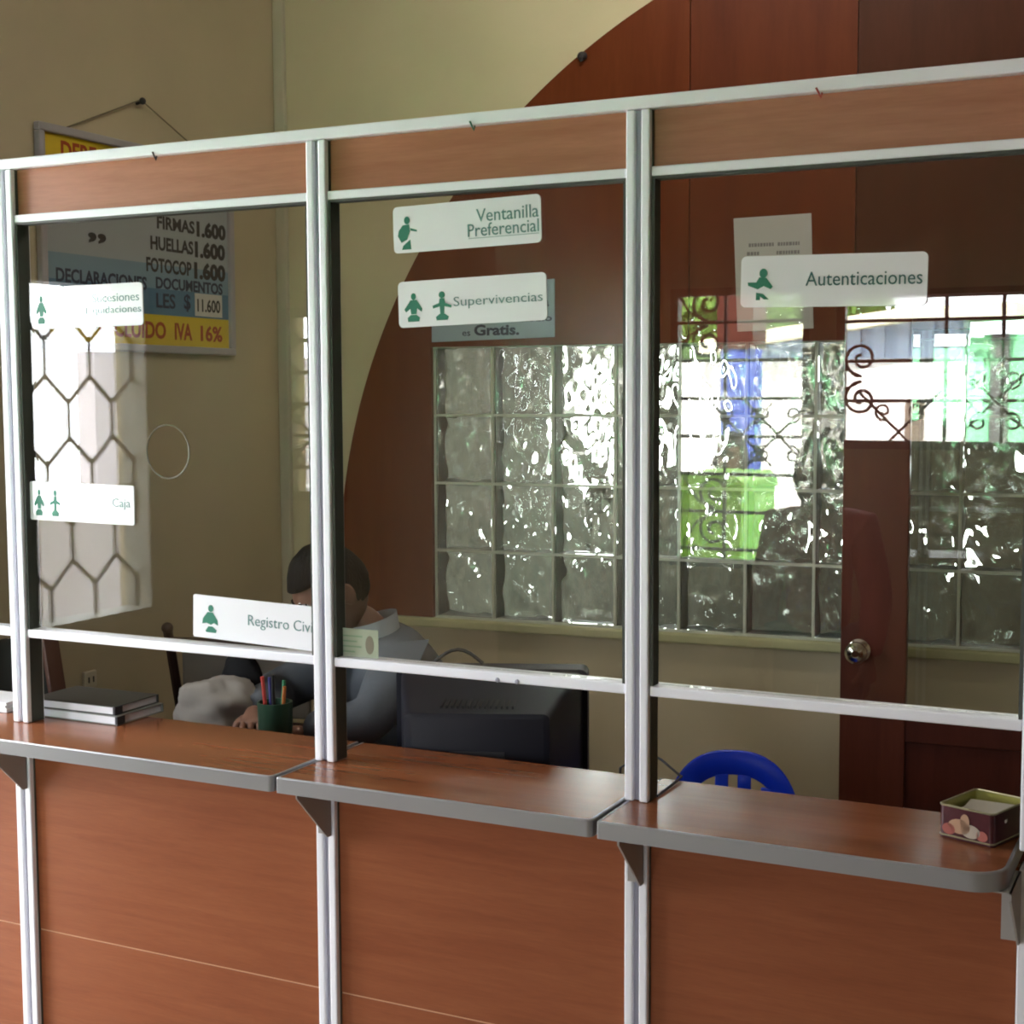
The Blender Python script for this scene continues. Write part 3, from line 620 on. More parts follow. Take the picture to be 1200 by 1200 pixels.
# blue plastic chair
CF = Matrix.Translation((-.985, 1.04, 0)) @ Matrix.Rotation(math.radians(16), 4, 'Z')
ch = thing('plastic_chair', 'glossy blue moulded plastic chair with slotted round back, behind the right shelf', 'chair', CF.translation)
def sup(a, e): c, s = math.cos(a), math.sin(a); return math.copysign(abs(c)**(2/e), c), math.copysign(abs(s)**(2/e), s)
BX, BZ0, BZ1, BH = .165, .58, .515, .222
def backpt(x, z): return Vector((x, .19+.16*(z-.43)-.75*x*x, z))
def strip(b, A, B, th, n=None):          # solid strip between two polylines lying on the back's curved surface
    t = bmesh.new(); V = []
    for p, q in zip(A, B):
        a, c = backpt(*p), backpt(*q); V.append([t.verts.new(a), t.verts.new(c), t.verts.new(c+Vector((0, th, 0))), t.verts.new(a+Vector((0, th, 0)))])
    for i in range(len(V)-1):
        for j in range(4): t.faces.new((V[i][j], V[i+1][j], V[i+1][(j+1) % 4], V[i][(j+1) % 4]))
    t.faces.new(V[0]); t.faces.new(V[-1][::-1]); bmesh.ops.recalc_face_normals(t, faces=t.faces)
    bmesh.ops.bevel(t, geom=[e for e in t.edges if e.calc_face_angle(0) > .9], offset=th*.35, segments=2, profile=.5, affect='EDGES', clamp_overlap=True)
    b.merge(t)
b = MB(CF); o_, i_ = [], []
for k in range(41):
    a = PI*k/40; c, s = sup(a, 2.5); o_.append((BX*c, BZ1+BH*s)); i_.append(((BX-.045)*c, BZ1+(BH-.058)*s))
o_ = [(BX*.97, .44)]+o_+[(-BX*.97, .44)]; i_ = [((BX-.045)*.97, .44)]+i_+[(-(BX-.045)*.97, .44)]
strip(b, o_, i_, .012)
for x in (-.082, -.027, .027, .082):
    zt = BZ1+(BH-.054)*(1-abs(x/(BX-.045))**2.5)**.4
    strip(b, [(x-.016, .44+(zt-.44)*k/8) for k in range(9)], [(x+.016, .44+(zt-.44)*k/8) for k in range(9)], .009)
b.build('backrest', M_BLUEP, ch, smooth=True, angle=50)
b = MB(CF); t = bmesh.new(); o1 = rrect(-.20, .20, -.20, .21, .07, 6); rg = [[t.verts.new((p[0]*s, p[1]*s, z)) for p in o1] for s, z in ((.97, .405), (1, .415), (1, .435), (.96, .441), (.5, .436), (.1, .433))]
for a, c in zip(rg, rg[1:]):
    for i in range(len(o1)): t.faces.new((a[i], a[(i+1) % len(o1)], c[(i+1) % len(o1)], c[i]))
t.faces.new(rg[0][::-1]); t.faces.new(rg[-1]); bmesh.ops.recalc_face_normals(t, faces=t.faces); b.merge(t); b.build('seat', M_BLUEP, ch, smooth=True, angle=50)
for sx in (-1, 1):
    for sy in (-1, 1):
        b = MB(CF); b.tube([(sx*(.175+.03*(1-k/6)), sy*(.175+.035*(1-k/6)), .412*k/6) for k in range(7)], .019, 10, taper=lambda f: .8+.4*f); b.build('leg', M_BLUEP, ch, smooth=True, angle=50)

# black office chair at the left end of the desk
OF = Matrix.Translation((-2.55, .74, 0)) @ Matrix.Rotation(math.radians(-62), 4, 'Z')
oc = thing('office_chair', 'black office chair with brown edged back at the far left of the desk', 'chair', OF.translation)
b = MB(OF); q = aty(92, 775, .50)
b = MB(Matrix.Translation((q.x-.17, .50, .66)) @ Matrix.Rotation(math.radians(-8), 4, 'Z') @ Matrix.Rotation(math.radians(-11), 4, 'Y')); b.box(-.13, .155, -.025, .025, 0, .36, bev=.02, seg=3); bk = b.build('backrest', mat('black_fabric', (.022, .024, .020), .8), oc, smooth=True, angle=45)
b = MB(Matrix.Translation((q.x-.17, .50, .66)) @ Matrix.Rotation(math.radians(-8), 4, 'Z') @ Matrix.Rotation(math.radians(-11), 4, 'Y')); b.box(.156, .172, -.022, .022, 0, .36, bev=.005); b.build('edge_trim', mat('brown_wood_trim', (.075, .03, .018), .5), oc, smooth=True)
sx_, sy_ = q.x-.13, .74
b = MB(Matrix.Translation((sx_, sy_, .43))); b.box(-.19, .19, -.20, .20, 0, .07, bev=.028, seg=3); b.build('seat', bpy.data.materials['black_fabric'], oc, smooth=True, angle=45)
b = MB(Matrix.Translation((sx_, sy_, 0))); b.tube([(0, -.15, .42), (0, -.235, .44), (.03, -.25, .62), (.05, -.235, .80)], .014, 8); b.build('back_bracket', M_BLACKP, oc, smooth=True)
b = MB(Matrix.Translation((sx_, sy_, 0))); b.lathe([(0, .09), (.028, .09), (.028, .26), (.018, .26), (.018, .43), (0, .43)], 20); b.build('gas_column', M_BLACKP, oc, smooth=True)
for k in range(5):
    a = 2*PI*k/5+.3; b = MB(Matrix.Translation((sx_, sy_, 0))); b.tube([(.02*math.cos(a), .02*math.sin(a), .10), (.19*math.cos(a), .19*math.sin(a), .065)], .018, 8, taper=lambda f: 1.2-.5*f); lg = b.build('leg', M_BLACKP, oc, smooth=True)
    b = MB(Matrix.Translation((sx_+.19*math.cos(a), sy_+.19*math.sin(a), .0)) @ Matrix.Rotation(a, 4, 'Z')); b.tube([(0, -.02, .026), (0, .02, .026)], .026, 14); b.build('castor', M_INK, lg, smooth=True)

# dark framed visitor chair near the corner
q = aty(205, 780, 1.20); VC = Matrix.Translation((q.x+.20, 1.30, 0)) @ Matrix.Rotation(math.radians(10), 4, 'Z')
vc = thing('visitor_chair', 'dark framed chair with grey upholstered back standing near the corner behind the desk', 'chair', VC.translation)
M_VF = mat('dark_brown_frame', (.04, .018, .014), .4); M_VG = mat('grey_upholstery', (.26, .24, .21), .85)
for sx in (-1, 1):
    b = MB(VC); b.tube([(sx*.22, .06, 0), (sx*.22, .02, .43), (sx*.22, -.03, .70), (sx*.225, -.08, .93)], .014, 8); b.sphere((sx*.225, -.082, .935), .017, 12); b.build('rear_post', M_VF, vc, smooth=True)
    b = MB(VC); b.tube([(sx*.21, .44, 0), (sx*.21, .42, .44)], .014, 8); b.build('leg', M_VF, vc, smooth=True)
for p_, q_ in (((-.22, -.015, .66), (.22, -.015, .66)), ((-.22, -.075, .90), (.22, -.075, .90)), ((-.21, .23, .42), (.21, .23, .42))):
    b = MB(VC); b.tube([p_, q_], .010, 8); b.build('cross_rail', M_VF, vc, smooth=True)
b = MB(VC); b.box(-.195, .195, -.062, -.035, .69, .87, bev=.01, seg=3); b.build('backrest', M_VG, vc, smooth=True)
b = MB(VC); b.box(-.21, .21, .02, .44, .435, .49, bev=.02, seg=3); b.build('seat', M_VG, vc, smooth=True)

# grey cloth bundle, black bag, pen cup
q = aty(255, 815, .60)
def lump(c, r, seed, amp=.25):
    def fn(p):
        n_ = noise.noise(Vector((p.x*1.7+seed, p.y*1.7, p.z*1.7)))*amp + noise.noise(Vector((p.x*4+seed, p.y*9, p.z*3)))*amp*.35
        q_ = p*(1+n_); q_.z = max(q_.z, -.80); return q_
    return fn
b = MB(); b.sphere((q.x, .60, DZ+.057), (.115, .085, .072), 44, fn=lump(0, 0, 3.1))
tag(b.build('cloth_bundle', mat('grey_cloth', (.22, .20, .18), .85, bump=.3, bscale=30), smooth=True, angle=80), 'crumpled grey cloth bundle lying on the desk left of the pen cup', 'cloth')
q = aty(283, 790, .70); hb = thing('black_bag', 'small black bag standing on the desk behind the pen cup', 'bag', (q.x, .69, DZ))
b = MB(); b.sphere((q.x+.01, .69, DZ+.08), (.060, .04, .095), 32, fn=lump(0, 0, 8.2, .12)); b.build('bag_body', mat('black_nylon', (.008, .008, .009), .85, spec=.2), hb, smooth=True, angle=80)
b = MB(); b.tube([(q.x-.025+.07*k/10, .69, DZ+.16+.025*math.sin(PI*k/10)) for k in range(11)], .006, 6); b.build('handle', bpy.data.materials['black_nylon'], hb, smooth=True)
q = aty(322, 812, .50); pc = thing('pen_cup', 'dark green pen cup holding pencils on the desk', 'pen cup', (q.x, .50, DZ))
b = MB(Matrix.Translation((q.x, .50, DZ))); b.lathe([(0, 0), (.036, 0), (.038, .115), (.034, .115), (.032, .004), (0, .004)], 24); b.build('cup', mat('dark_green_glaze', (.02, .05, .03), .3), pc, smooth=True)
for k, c in enumerate(((.45, .13, .03), (.02, .18, .08), (.05, .05, .2), (.4, .05, .04), (.015, .015, .015))):
    a = 1.3*k; mp_ = bpy.data.materials.get('pencil_%d' % k) or mat('pencil_%d' % k, c, .4)
    b = MB(); b.tube([(q.x+.012*math.cos(a), .50+.012*math.sin(a), DZ+.006), (q.x+.026*math.cos(a), .50+.026*math.sin(a), DZ+.150+.007*k)], .0042, 6); p_ = b.build('pencil', mp_, smooth=True)
    tag(p_, ('orange', 'green', 'navy blue', 'red', 'black')[k]+' pencil standing in the dark green cup on the desk', 'pencil', group='pencils in the cup')

# ------------------------------------------------------------------ people
def skin(joints, edges, root=0, sub=2):
    """one continuous tapered surface grown round a skeleton; joints: (co, rx, ry)"""
    me = bpy.data.meshes.new('sk'); me.from_pydata([tuple(j[0]) for j in joints], edges, [])
    o = bpy.data.objects.new('sk', me); COL.objects.link(o)
    m = o.modifiers.new('s', 'SKIN'); m.use_smooth_shade = True
    if not me.skin_vertices:
        bm = bmesh.new(); bm.from_mesh(me); bm.verts.layers.skin.verify(); bm.to_mesh(me); bm.free()
    for i, j in enumerate(joints):
        me.skin_vertices[0].data[i].radius = (j[1], j[2] if len(j) > 2 else j[1]); me.skin_vertices[0].data[i].use_root = (i == root)
    s = o.modifiers.new('d', 'SUBSURF'); s.levels = sub; s.render_levels = sub
    r = bpy.data.meshes.new_from_object(o.evaluated_get(bpy.context.evaluated_depsgraph_get()))
    bpy.data.objects.remove(o); bpy.data.meshes.remove(me)
    return r
def head_fn(p):
    x, y, z = p
    if z < 0:
        x *= 1-.30*z*z; y = y*(1-.10*z*z) if y > 0 else y*(1-.42*z*z)
    if p.y > 0:
        g = lambda a, b_, sa, sb: math.exp(-(((abs(p.x)-a)/sa)**2+((p.z-b_)/sb)**2))
        y += .20*math.exp(-((p.x/.15)**2+((p.z+.20)/.15)**2)) + .09*math.exp(-((p.x/.11)**2+((p.z-.02)/.16)**2))
        y -= .10*g(.38, .05, .17, .12); y += .05*g(.38, .24, .25, .08)
        y += .05*math.exp(-((p.x/.26)**2+((p.z+.50)/.06)**2)) + .045*math.exp(-((p.x/.22)**2+((p.z+.60)/.05)**2)) - .03*math.exp(-((p.x/.3)**2+((p.z+.55)/.025)**2))
        y += .08*math.exp(-((p.x/.28)**2+((p.z+.84)/.14)**2))
    return Vector((x, y, z))
HR = (.0745, .096, .120)
def hand_into(b, wrist, fwd, palm, thumb_side, curl, mi, sc=1.0):
    """palm + five bent fingers; fwd = towards the fingertips, palm = palm normal"""
    fwd = Vector(fwd).normalized(); palm = Vector(palm); palm = (palm-fwd*palm.dot(fwd)).normalized(); sd = fwd.cross(palm).normalized()*thumb_side
    w = Vector(wrist)
    def P(f, s_, p): return w + (fwd*f + sd*s_ + palm*p)*sc
    b.mesh(skin([(P(-.03, 0, 0), .024*sc, .020*sc), (P(.0, 0, 0), .026*sc, .019*sc), (P(.045, 0, 0), .040*sc, .016*sc), (P(.085, 0, .0), .040*sc, .014*sc)], [(0, 1), (1, 2), (2, 3)]), mi)
    for s_, L, r in ((.030, .074, .0088), (.010, .084, .0092), (-.011, .078, .0088), (-.030, .060, .0078)):
        pts = [P(.055, s_*.8, 0)]; f, p, a = .086, .0, 0; pts.append(P(f, s_, p))
        for fr, ca in ((.44, .35), (.31, 1.0), (.25, 1.4)):
            a = curl*ca; f += L*fr*math.cos(a); p += L*fr*math.sin(a); pts.append(P(f, s_*1.05, p))
        b.mesh(skin([(q, r*sc*(1-.07*k)) for k, q in enumerate(pts)], [(k, k+1) for k in range(4)]), mi)
    th = [P(.015, .020, .002), P(.036, .042, .010), P(.060, .056, .020*(1+curl)), P(.080, .056, .032*(1+curl))]
    b.mesh(skin([(q, (.0125-.0012*k)*sc) for k, q in enumerate(th)], [(0, 1), (1, 2), (2, 3)]), mi)
def person(label, J, look, M, hair='short', top='jacket', hands=None, scale=1.0, group=None):
    """J: joint positions in the world; look: (forward, up) of the head"""
    s = scale; V = {k: Vector(v) for k, v in J.items()}
    base = Vector((V['pelvis'].x, V['pelvis'].y, min(V['ankleL'].z, V['ankleR'].z)-.07*s))
    root = thing('person', label, 'person', base, group=group)
    b = MB()
    order = ['pelvis', 'waist', 'chest', 'upper', 'neck', 'skull']
    rad = dict(pelvis=.115, waist=.105, chest=.115, upper=.085, neck=.052, skull=.05)
    def chain(extra=0.0, upto=None, arms=True, legs=True, trunk=True, rr=1.0, armend=1.0, neck=True):
        jj, ee = [], []
        def add(p, r, prev=None):
            jj.append((p, (r+extra)*s*rr)); 
            if prev is not None: ee.append((prev, len(jj)-1))
            return len(jj)-1
        pv = add(V['pelvis'], rad['pelvis'])
        k = pv; up_ = pv
        if trunk:
            for nm in ('waist', 'chest', 'upper'): k = add(V[nm], rad[nm], k)
            up_ = k
            if neck: q = add(V['neck'], .056, k); q = add(V['skull'], .056, q)
            else: add(V['upper']*.32+V['neck']*.68, .056, k)
            if arms:
                for sd in 'LR':
                    sh, el, wr_ = V['shoulder'+sd], V['elbow'+sd], V['wrist'+sd]
                    a = add(sh, .058, up_); a = add((sh+el)/2, .047, a); a = add(el, .040, a); a = add((el*.6+wr_*.4), .038, a); add(el+(wr_-el)*armend, .028, a)
        if legs:
            for sd in 'LR':
                hp, kn, an, to = V['hip'+sd], V['knee'+sd], V['ankle'+sd], V['toe'+sd]
                a = add(hp, .082, pv); a = add((hp+kn)/2, .072, a); a = add(kn, .054, a); a = add(kn*.6+an*.4, .05, a); a = add(an, .036, a)
                if extra <= 0: add(to, .03, a)
        return jj, ee
    b.mesh(skin(*chain(-.020)), 0)
    fw, up = Vector(look[0]).normalized(), Vector(look[1]); up = (up-fw*up.dot(fw)).normalized(); rt = fw.cross(up)
    HM = Matrix((rt, fw, up)).transposed().to_4x4(); HM.translation = V['head']; HM = HM @ Matrix.Scale(s, 4)
    b.sphere((0, 0, 0), HR, 48, 0, HM, head_fn)
    for sd in (-1, 1):
        b.sphere((sd*.028, .0765, .004), (.0125, .010, .0095), 14, 1, HM); b.sphere((sd*.028, .0855, .003), (.0052, .0026, .0052), 10, 2, HM)
        b.sphere((sd*.0755, -.008, -.006), (.009, .021, .032), 14, 0, HM, lambda p: Vector((p.x, p.y*(1+.15*p.z), p.z)))
        b.tube([(sd*(.013+.03*k/5), .094-.012*(k/5)**2, .028+.006*math.sin(PI*k/5)) for k in range(6)], .0032, 6, 3, M=HM)
    b.prism([(-.022, -.060), (-.008, -.0555), (0, -.057), (.008, -.0555), (.022, -.060), (.010, -.069), (-.010, -.069)], .0885, .0985, axis='y', mi=4, M=HM)
    if hands:
        for sd in hands:
            w, f, p, ts, c = hands[sd]; hand_into(b, w, f, p, ts, c, 0, .95*s)
    o = b.build('body', [M['skin'], M_EYEW, M_EYED, M['hair'], M['lip']], root, smooth=True, angle=80)
    # hair cap
    hb_ = MB(); t = bmesh.new(); bmesh.ops.create_uvsphere(t, u_segments=48, v_segments=36, radius=1)
    def keep(p):
        if hair == 'short': return p.z > (.50 if p.y > .35 else .50-(.35-p.y)*1.25) and p.z > -.42 and not (abs(p.x) > .8 and abs(p.y) < .25 and p.z < .12)
        return p.z > (.52 if p.y > .45 else -1.2)
    bmesh.ops.delete(t, geom=[f for f in t.faces if not keep(f.calc_center_median())], context='FACES')
    for v in t.verts:
        p = v.co.copy(); n_ = noise.noise(p*5)*.03; q_ = head_fn(Vector((p.x, min(p.y, .98), p.z))) if hair == 'short' else Vector((p.x*(1.08 if p.z < 0 else 1), p.y if p.y > 0 else p.y*1.02, p.z))
        k = (1.085 if p.z > -.2 else 1.05)+n_ if hair == 'short' else 1.16+n_
        v.co = Vector((q_.x*HR[0]*k, q_.y*HR[1]*k, q_.z*HR[2]*k))
    g = bmesh.ops.solidify(t, geom=t.faces[:], thickness=.006)
    bmesh.ops.recalc_face_normals(t, faces=t.faces)
    hb_.merge(t, 0, HM); hb_.build('hair', M['hair'], root, smooth=True, angle=80)
    # clothes
    jj, ee = chain(.021, legs=False, neck=False, armend=.93)
    b = MB(); b.mesh(skin(jj, ee)); b.build(top, M['top'], root, smooth=True, angle=80)
    jj, ee = chain(.014, trunk=False)
    b = MB(); b.mesh(skin(jj, ee)); b.build('trousers', M['trousers'], root, smooth=True, angle=80)
    for sd in 'LR':
        an, to = V['ankle'+sd], V['toe'+sd]; d = (to-an); d.z = 0; L = d.length; d.normalize(); FM = frame((an.x, an.y, base.z), d, Vector((-d.y, d.x, 0)))
        b = MB(FM); b.grid(lambda u, v: (-.06+u*(L+.11), (.044*math.sin(PI*min(1, max(.02, .1+.85*u)))**.5)*math.cos(2*PI*v), max(0, .045*(1-.35*u)*(1+math.sin(2*PI*v)))), 14, 16); b.build('shoe', M_SHOE, root, smooth=True)
    return root, HM
M_EYEW = mat('eye_white', (.7, .68, .64), .2); M_EYED = mat('iris_dark', (.02, .012, .008), .15); M_SHOE = mat('black_shoe', (.02, .018, .016), .35)
def folk(tag_, skin_c, hair_c, top_c, trou_c):
    return dict(skin=mat(tag_+'_skin', skin_c, .5), hair=mat(tag_+'_hair', hair_c, .75, spec=.2, bump=.6, bscale=220, vstretch=(1, 1, .2)), lip=mat(tag_+'_lips', [c*.7 for c in skin_c], .4), top=mat(tag_+'_top', top_c, .85, bump=.15, bscale=80, var=.12, vscale=7), trousers=mat(tag_+'_trousers', trou_c, .85))

# the clerk at the desk, head bowed over his work
Fv, Lv = Vector((-.72, -.694, 0)), Vector((.694, -.72, 0)); Z = Vector((0, 0, 1))
nk = Vector((-1.822, .885, 1.045))
up_ = Vector((-1.808, .915, .968)); pel = Vector((-1.80, 1.06, .53))
JC = dict(pelvis=pel, waist=(-1.80, 1.04, .70), chest=(-1.80, .975, .85), upper=up_, neck=nk, skull=(-1.85, .85, 1.09), head=(-1.882, .80, 1.138),
          shoulderL=up_+Lv*.138+Z*.0, shoulderR=up_-Lv*.138+Z*.0, elbowL=(-1.68, .64, .872), elbowR=(-2.06, .82, .875), wristL=(-1.82, .55, .857), wristR=(-1.935, .565, .885),
          hipL=pel+Lv*.09, hipR=pel-Lv*.09, kneeL=pel+Lv*.11+Fv*.40, kneeR=pel-Lv*.11+Fv*.40, ankleL=pel+Lv*.11+Fv*.38-Z*.45, ankleR=pel-Lv*.11+Fv*.38-Z*.45, toeL=pel+Lv*.12+Fv*.52-Z*.49, toeR=pel-Lv*.12+Fv*.52-Z*.49)
mc = folk('clerk', (.19, .095, .065), (.005, .0045, .005), (.082, .092, .108), (.03, .03, .035))
hr_ = (Vector(JC['wristR'])+Vector((.045, -.05, .0)))
clerk, CH = person('person in grey jacket, pale shirt and tie, seated behind the monitor with head bowed', JC, ((-.46, -.66, -.60), (-.25, -.45, .85)), mc, scale=.94,
       hands=dict(L=((-1.82, .55, .857), (-1, -.25, -.08), (0, 0, -1), 1, .55), R=((-1.935, .565, .885), (.55, -.75, -.12), (0, 0, -1), -1, .75)))
# shirt front, collar, tie: pieces of his clothing lying on the chest
M_SHIRT = mat('pale_blue_shirt', (.40, .44, .50), .8); M_TIE = mat('navy_tie', (.03, .035, .09), .5)
ch_ = Vector(JC['chest']); wa = Vector(JC['waist'])
def onchest(f, l, t):        # t 0 neck .. 1 waist, on the front of the torso
    a, c = nk+Z*-.015, wa+Z*.02
    p = a+(c-a)*t
    return p + Fv*f + Lv*l
b = MB(); t = bmesh.new(); rows = []
for k in range(9):
    u = k/8; w = .062*(1-u)**.8+.008; f = (.062+.095*min(1, u*2.4)) - .01*u
    rows.append([t.verts.new(onchest(f+.012*(1-(j/3-1)**2), w*(j/3-1), u*.8)) for j in range(7)])
for a, c in zip(rows, rows[1:]):
    for j in range(6): t.faces.new((a[j], c[j], c[j+1], a[j+1]))
bmesh.ops.solidify(t, geom=t.faces[:], thickness=.006); bmesh.ops.recalc_face_normals(t, faces=t.faces); b.merge(t); b.build('shirt_front', M_SHIRT, clerk, smooth=True, angle=60)
b = MB(); b.grid(lambda u, v: nk + (Fv*math.cos(2*PI*u)+Lv*math.sin(2*PI*u))*(.057+.010*(1-v)) + Z*(-.038+.056*v-.018*math.cos(2*PI*u)), 32, 4, closed_u=True); b.build('shirt_collar', M_SHIRT, clerk, smooth=True)
b = MB(); t = bmesh.new(); rows = []
for k in range(9):
    u = k/8; w = .010+.020*u if u < .9 else .016; f = (.085+.095*min(1, u*2.4)) - .01*u
    rows.append([t.verts.new(onchest(f, w*(j-1), .03+u*.72)) for j in range(3)])
for a, c in zip(rows, rows[1:]):
    for j in range(2): t.faces.new((a[j], c[j], c[j+1], a[j+1]))
bmesh.ops.solidify(t, geom=t.faces[:], thickness=.005); bmesh.ops.recalc_face_normals(t, faces=t.faces); b.merge(t); b.build('tie', M_TIE, clerk, smooth=True)
# his chair
so = thing('desk_chair', 'black upholstered chair under the seated clerk', 'chair', (pel.x, pel.y, 0)); SF = Matrix.Translation((pel.x, pel.y, 0)) @ Matrix.Rotation(math.radians(-46), 4, 'Z')
b = MB(SF); b.box(-.22, .22, -.24, .20, .36, .425, bev=.025, seg=3); b.build('seat', bpy.data.materials['black_fabric'], so, smooth=True)
b = MB(SF); b.box(-.18, .18, .20, .235, .50, .80, bev=.015, seg=3); b.build('backrest', bpy.data.materials['black_fabric'], so, smooth=True)
for sx in (-1, 1):
    for sy in (-1, 1):
        b = MB(SF); b.tube([(sx*.18, sy*.17-.02, .36), (sx*.20, sy*.20-.02, 0)], .012, 8); b.build('leg', M_IRON, so, smooth=True)
    b = MB(SF); b.tube([(sx*.15, .17, .37), (sx*.15, .225, .44), (sx*.15, .222, .60)], .010, 8); b.build('back_bracket', M_IRON, so, smooth=True)

# two visitors waiting by the street windows, seen only as reflections in the glass
def standing(x, y, h, face=(0, 1, 0)):
    f = Vector(face).normalized(); l = Vector((-f.y, f.x, 0)); k = h/1.62; O = Vector((x, y, 0))
    def P(fw_, lt, z): return O+f*fw_*k+l*lt*k+Z*z*k
    return dict(pelvis=P(0, 0, .88), waist=P(.01, 0, 1.02), chest=P(.01, 0, 1.18), upper=P(0, 0, 1.31), neck=P(.005, 0, 1.40), skull=P(.015, 0, 1.46), head=P(.03, 0, 1.50),
      shoulderL=P(0, .155, 1.30), shoulderR=P(0, -.155, 1.30), elbowL=P(-.02, .21, 1.04), elbowR=P(-.02, -.21, 1.04), wristL=P(.08, .20, .82), wristR=P(.08, -.20, .82),
      hipL=P(0, .085, .84), hipR=P(0, -.085, .84), kneeL=P(.02, .09, .47), kneeR=P(.02, -.09, .47), ankleL=P(-.01, .09, .07), ankleR=P(-.01, -.09, .07), toeL=P(.13, .10, .03), toeR=P(.13, -.10, .03)), k, f, l
for (px, py, h, Yv, lab, cols_) in ((856, 528, 1.50, 4.85, 'person in a light grey top with dark hair, standing outside behind the lime container', ('visitor', (.24, .13, .09), (.03, .026, .026), (.40, .42, .44), (.05, .06, .09))),
                          (958, 560, 1.44, 2.62, 'person in a dull red top, standing at the pier between the street windows', ('guest', (.22, .12, .085), (.022, .02, .02), (.30, .05, .05), (.05, .05, .06)))):
    q = mir(px, py, Yv); JJ, k, f, l = standing(q.x, q.y, h); dz = -.12 if Yv > 3.3 else 0; JJ = {a: c+Z*dz for a, c in JJ.items()}
    person(lab.replace(' behind the lime container view', ''), JJ, (f, Z), folk(*cols_), hair='bob', top='blouse', scale=k,
           hands=dict(L=(JJ['wristL'], (.1*f-Z), -l, -1, .35), R=(JJ['wristR'], (.1*f-Z), l, 1, .35)), group=None)

# ------------------------------------------------------------------ street windows: iron grilles
def spiral(c, r0, turns, a0, sgn, n=26):
    return [(c[0]+r0*(1-k/n*.8)*math.cos(a0+sgn*2*PI*turns*k/n), c[1], c[2]+r0*(1-k/n*.8)*math.sin(a0+sgn*2*PI*turns*k/n)) for k in range(n+1)]
def grille(nm, W, y, pitch, ztop, nodes, verts, lab):
    x0, x1, z0, z1 = W; t = thing(nm, lab, None, ((x0+x1)/2, y, z0), kind='structure')
    b = MB()
    for s0, s1, a, c in ((x0, x0+.03, z0, z1), (x1-.03, x1, z0, z1), (x0+.03, x1-.03, z0, z0+.03), (x0+.03, x1-.03, z1-.03, z1)): b.box(s0, s1, y-.06, y-.02, a, c)
    b.build('frame', M_IRONG, t)
    b = MB(); z = ztop
    while z > z0+.03:
        b.tube([(x0+.01, y-.035, z), (x1-.01, y-.035, z)], .0065, 6); z -= pitch
    for x in verts: b.tube([(x, y-.04, z0+.02), (x, y-.04, z1-.02)], .007, 6)
    b.build('bars', M_IRON, t, smooth=True)
    b = MB()
    for x, z, r, kind in nodes:
        if kind == 'x':
            for sx in (-1, 1):
                for sz in (-1, 1):
                    b.tube([(x, y-.03, z), (x+sx*r, y-.03, z+sz*r)], .005, 6)
                    b.tube(spiral((x-.0+sx*.055, y-.03, z+sz*.075), .034, 1.25, math.atan2(-sz, -sx*.4), sx*sz), .0045, 6)
        else:
            sg = 1 if kind == 'c' else -1
            for sz in (-1, 1):
                P = spiral((x, y-.03, z+sz*r*.52), r*.46, 1.5, -sz*PI/2, -sz*sg, 34); b.tube(P, .006, 6)
                b.tube([P[0], (x-sg*r*.5, y-.03, z+sz*r*.3), (x-sg*r*.9, y-.03, z+sz*r*.9)], .005, 6)
    b.build('scrollwork', M_IRON, t, smooth=True)
    return t
q = lambda px, py: (mir(px, py, 3.2).x, mir(px, py, 3.2).z)
P1 = .1437
n1 = [(*q(822, 378), .145, 'c'), (*q(905, 510), .135, 'x'), (*q(862, 510), .12, 'x'), (*q(830, 600), .14, 'c')]
grille('window_2', W1, YF, P1, q(861, 376)[1], n1, [q(842, 420)[0]], 'street window with dark iron scroll grille, reflected in the right pane')
n2 = [(*q(1004, 444), .14, 'c'), (*q(1048, 507), .15, 'x'), (*q(1163, 470), .10, 'x')]
grille('window_3', W2, YF, P1, q(1020, 375)[1], n2, [q(1104, 400)[0], q(1172, 400)[0]], 'higher street window with dark iron scroll grille beside the pier')
q3 = lambda px, py: (mir(px, py, 1.85).x, mir(px, py, 1.85).z)
n3 = [(*q3(327, 380), .085, 'c'), (*q3(327, 455), .085, 'c'), (*q3(352, 512), .10, 'x'), (*q3(327, 560), .08, 'c')]
grille('window_4', W3, YS, .103, q3(350, 398)[1], n3, [], 'small street window with scroll grille at the step in the wall')
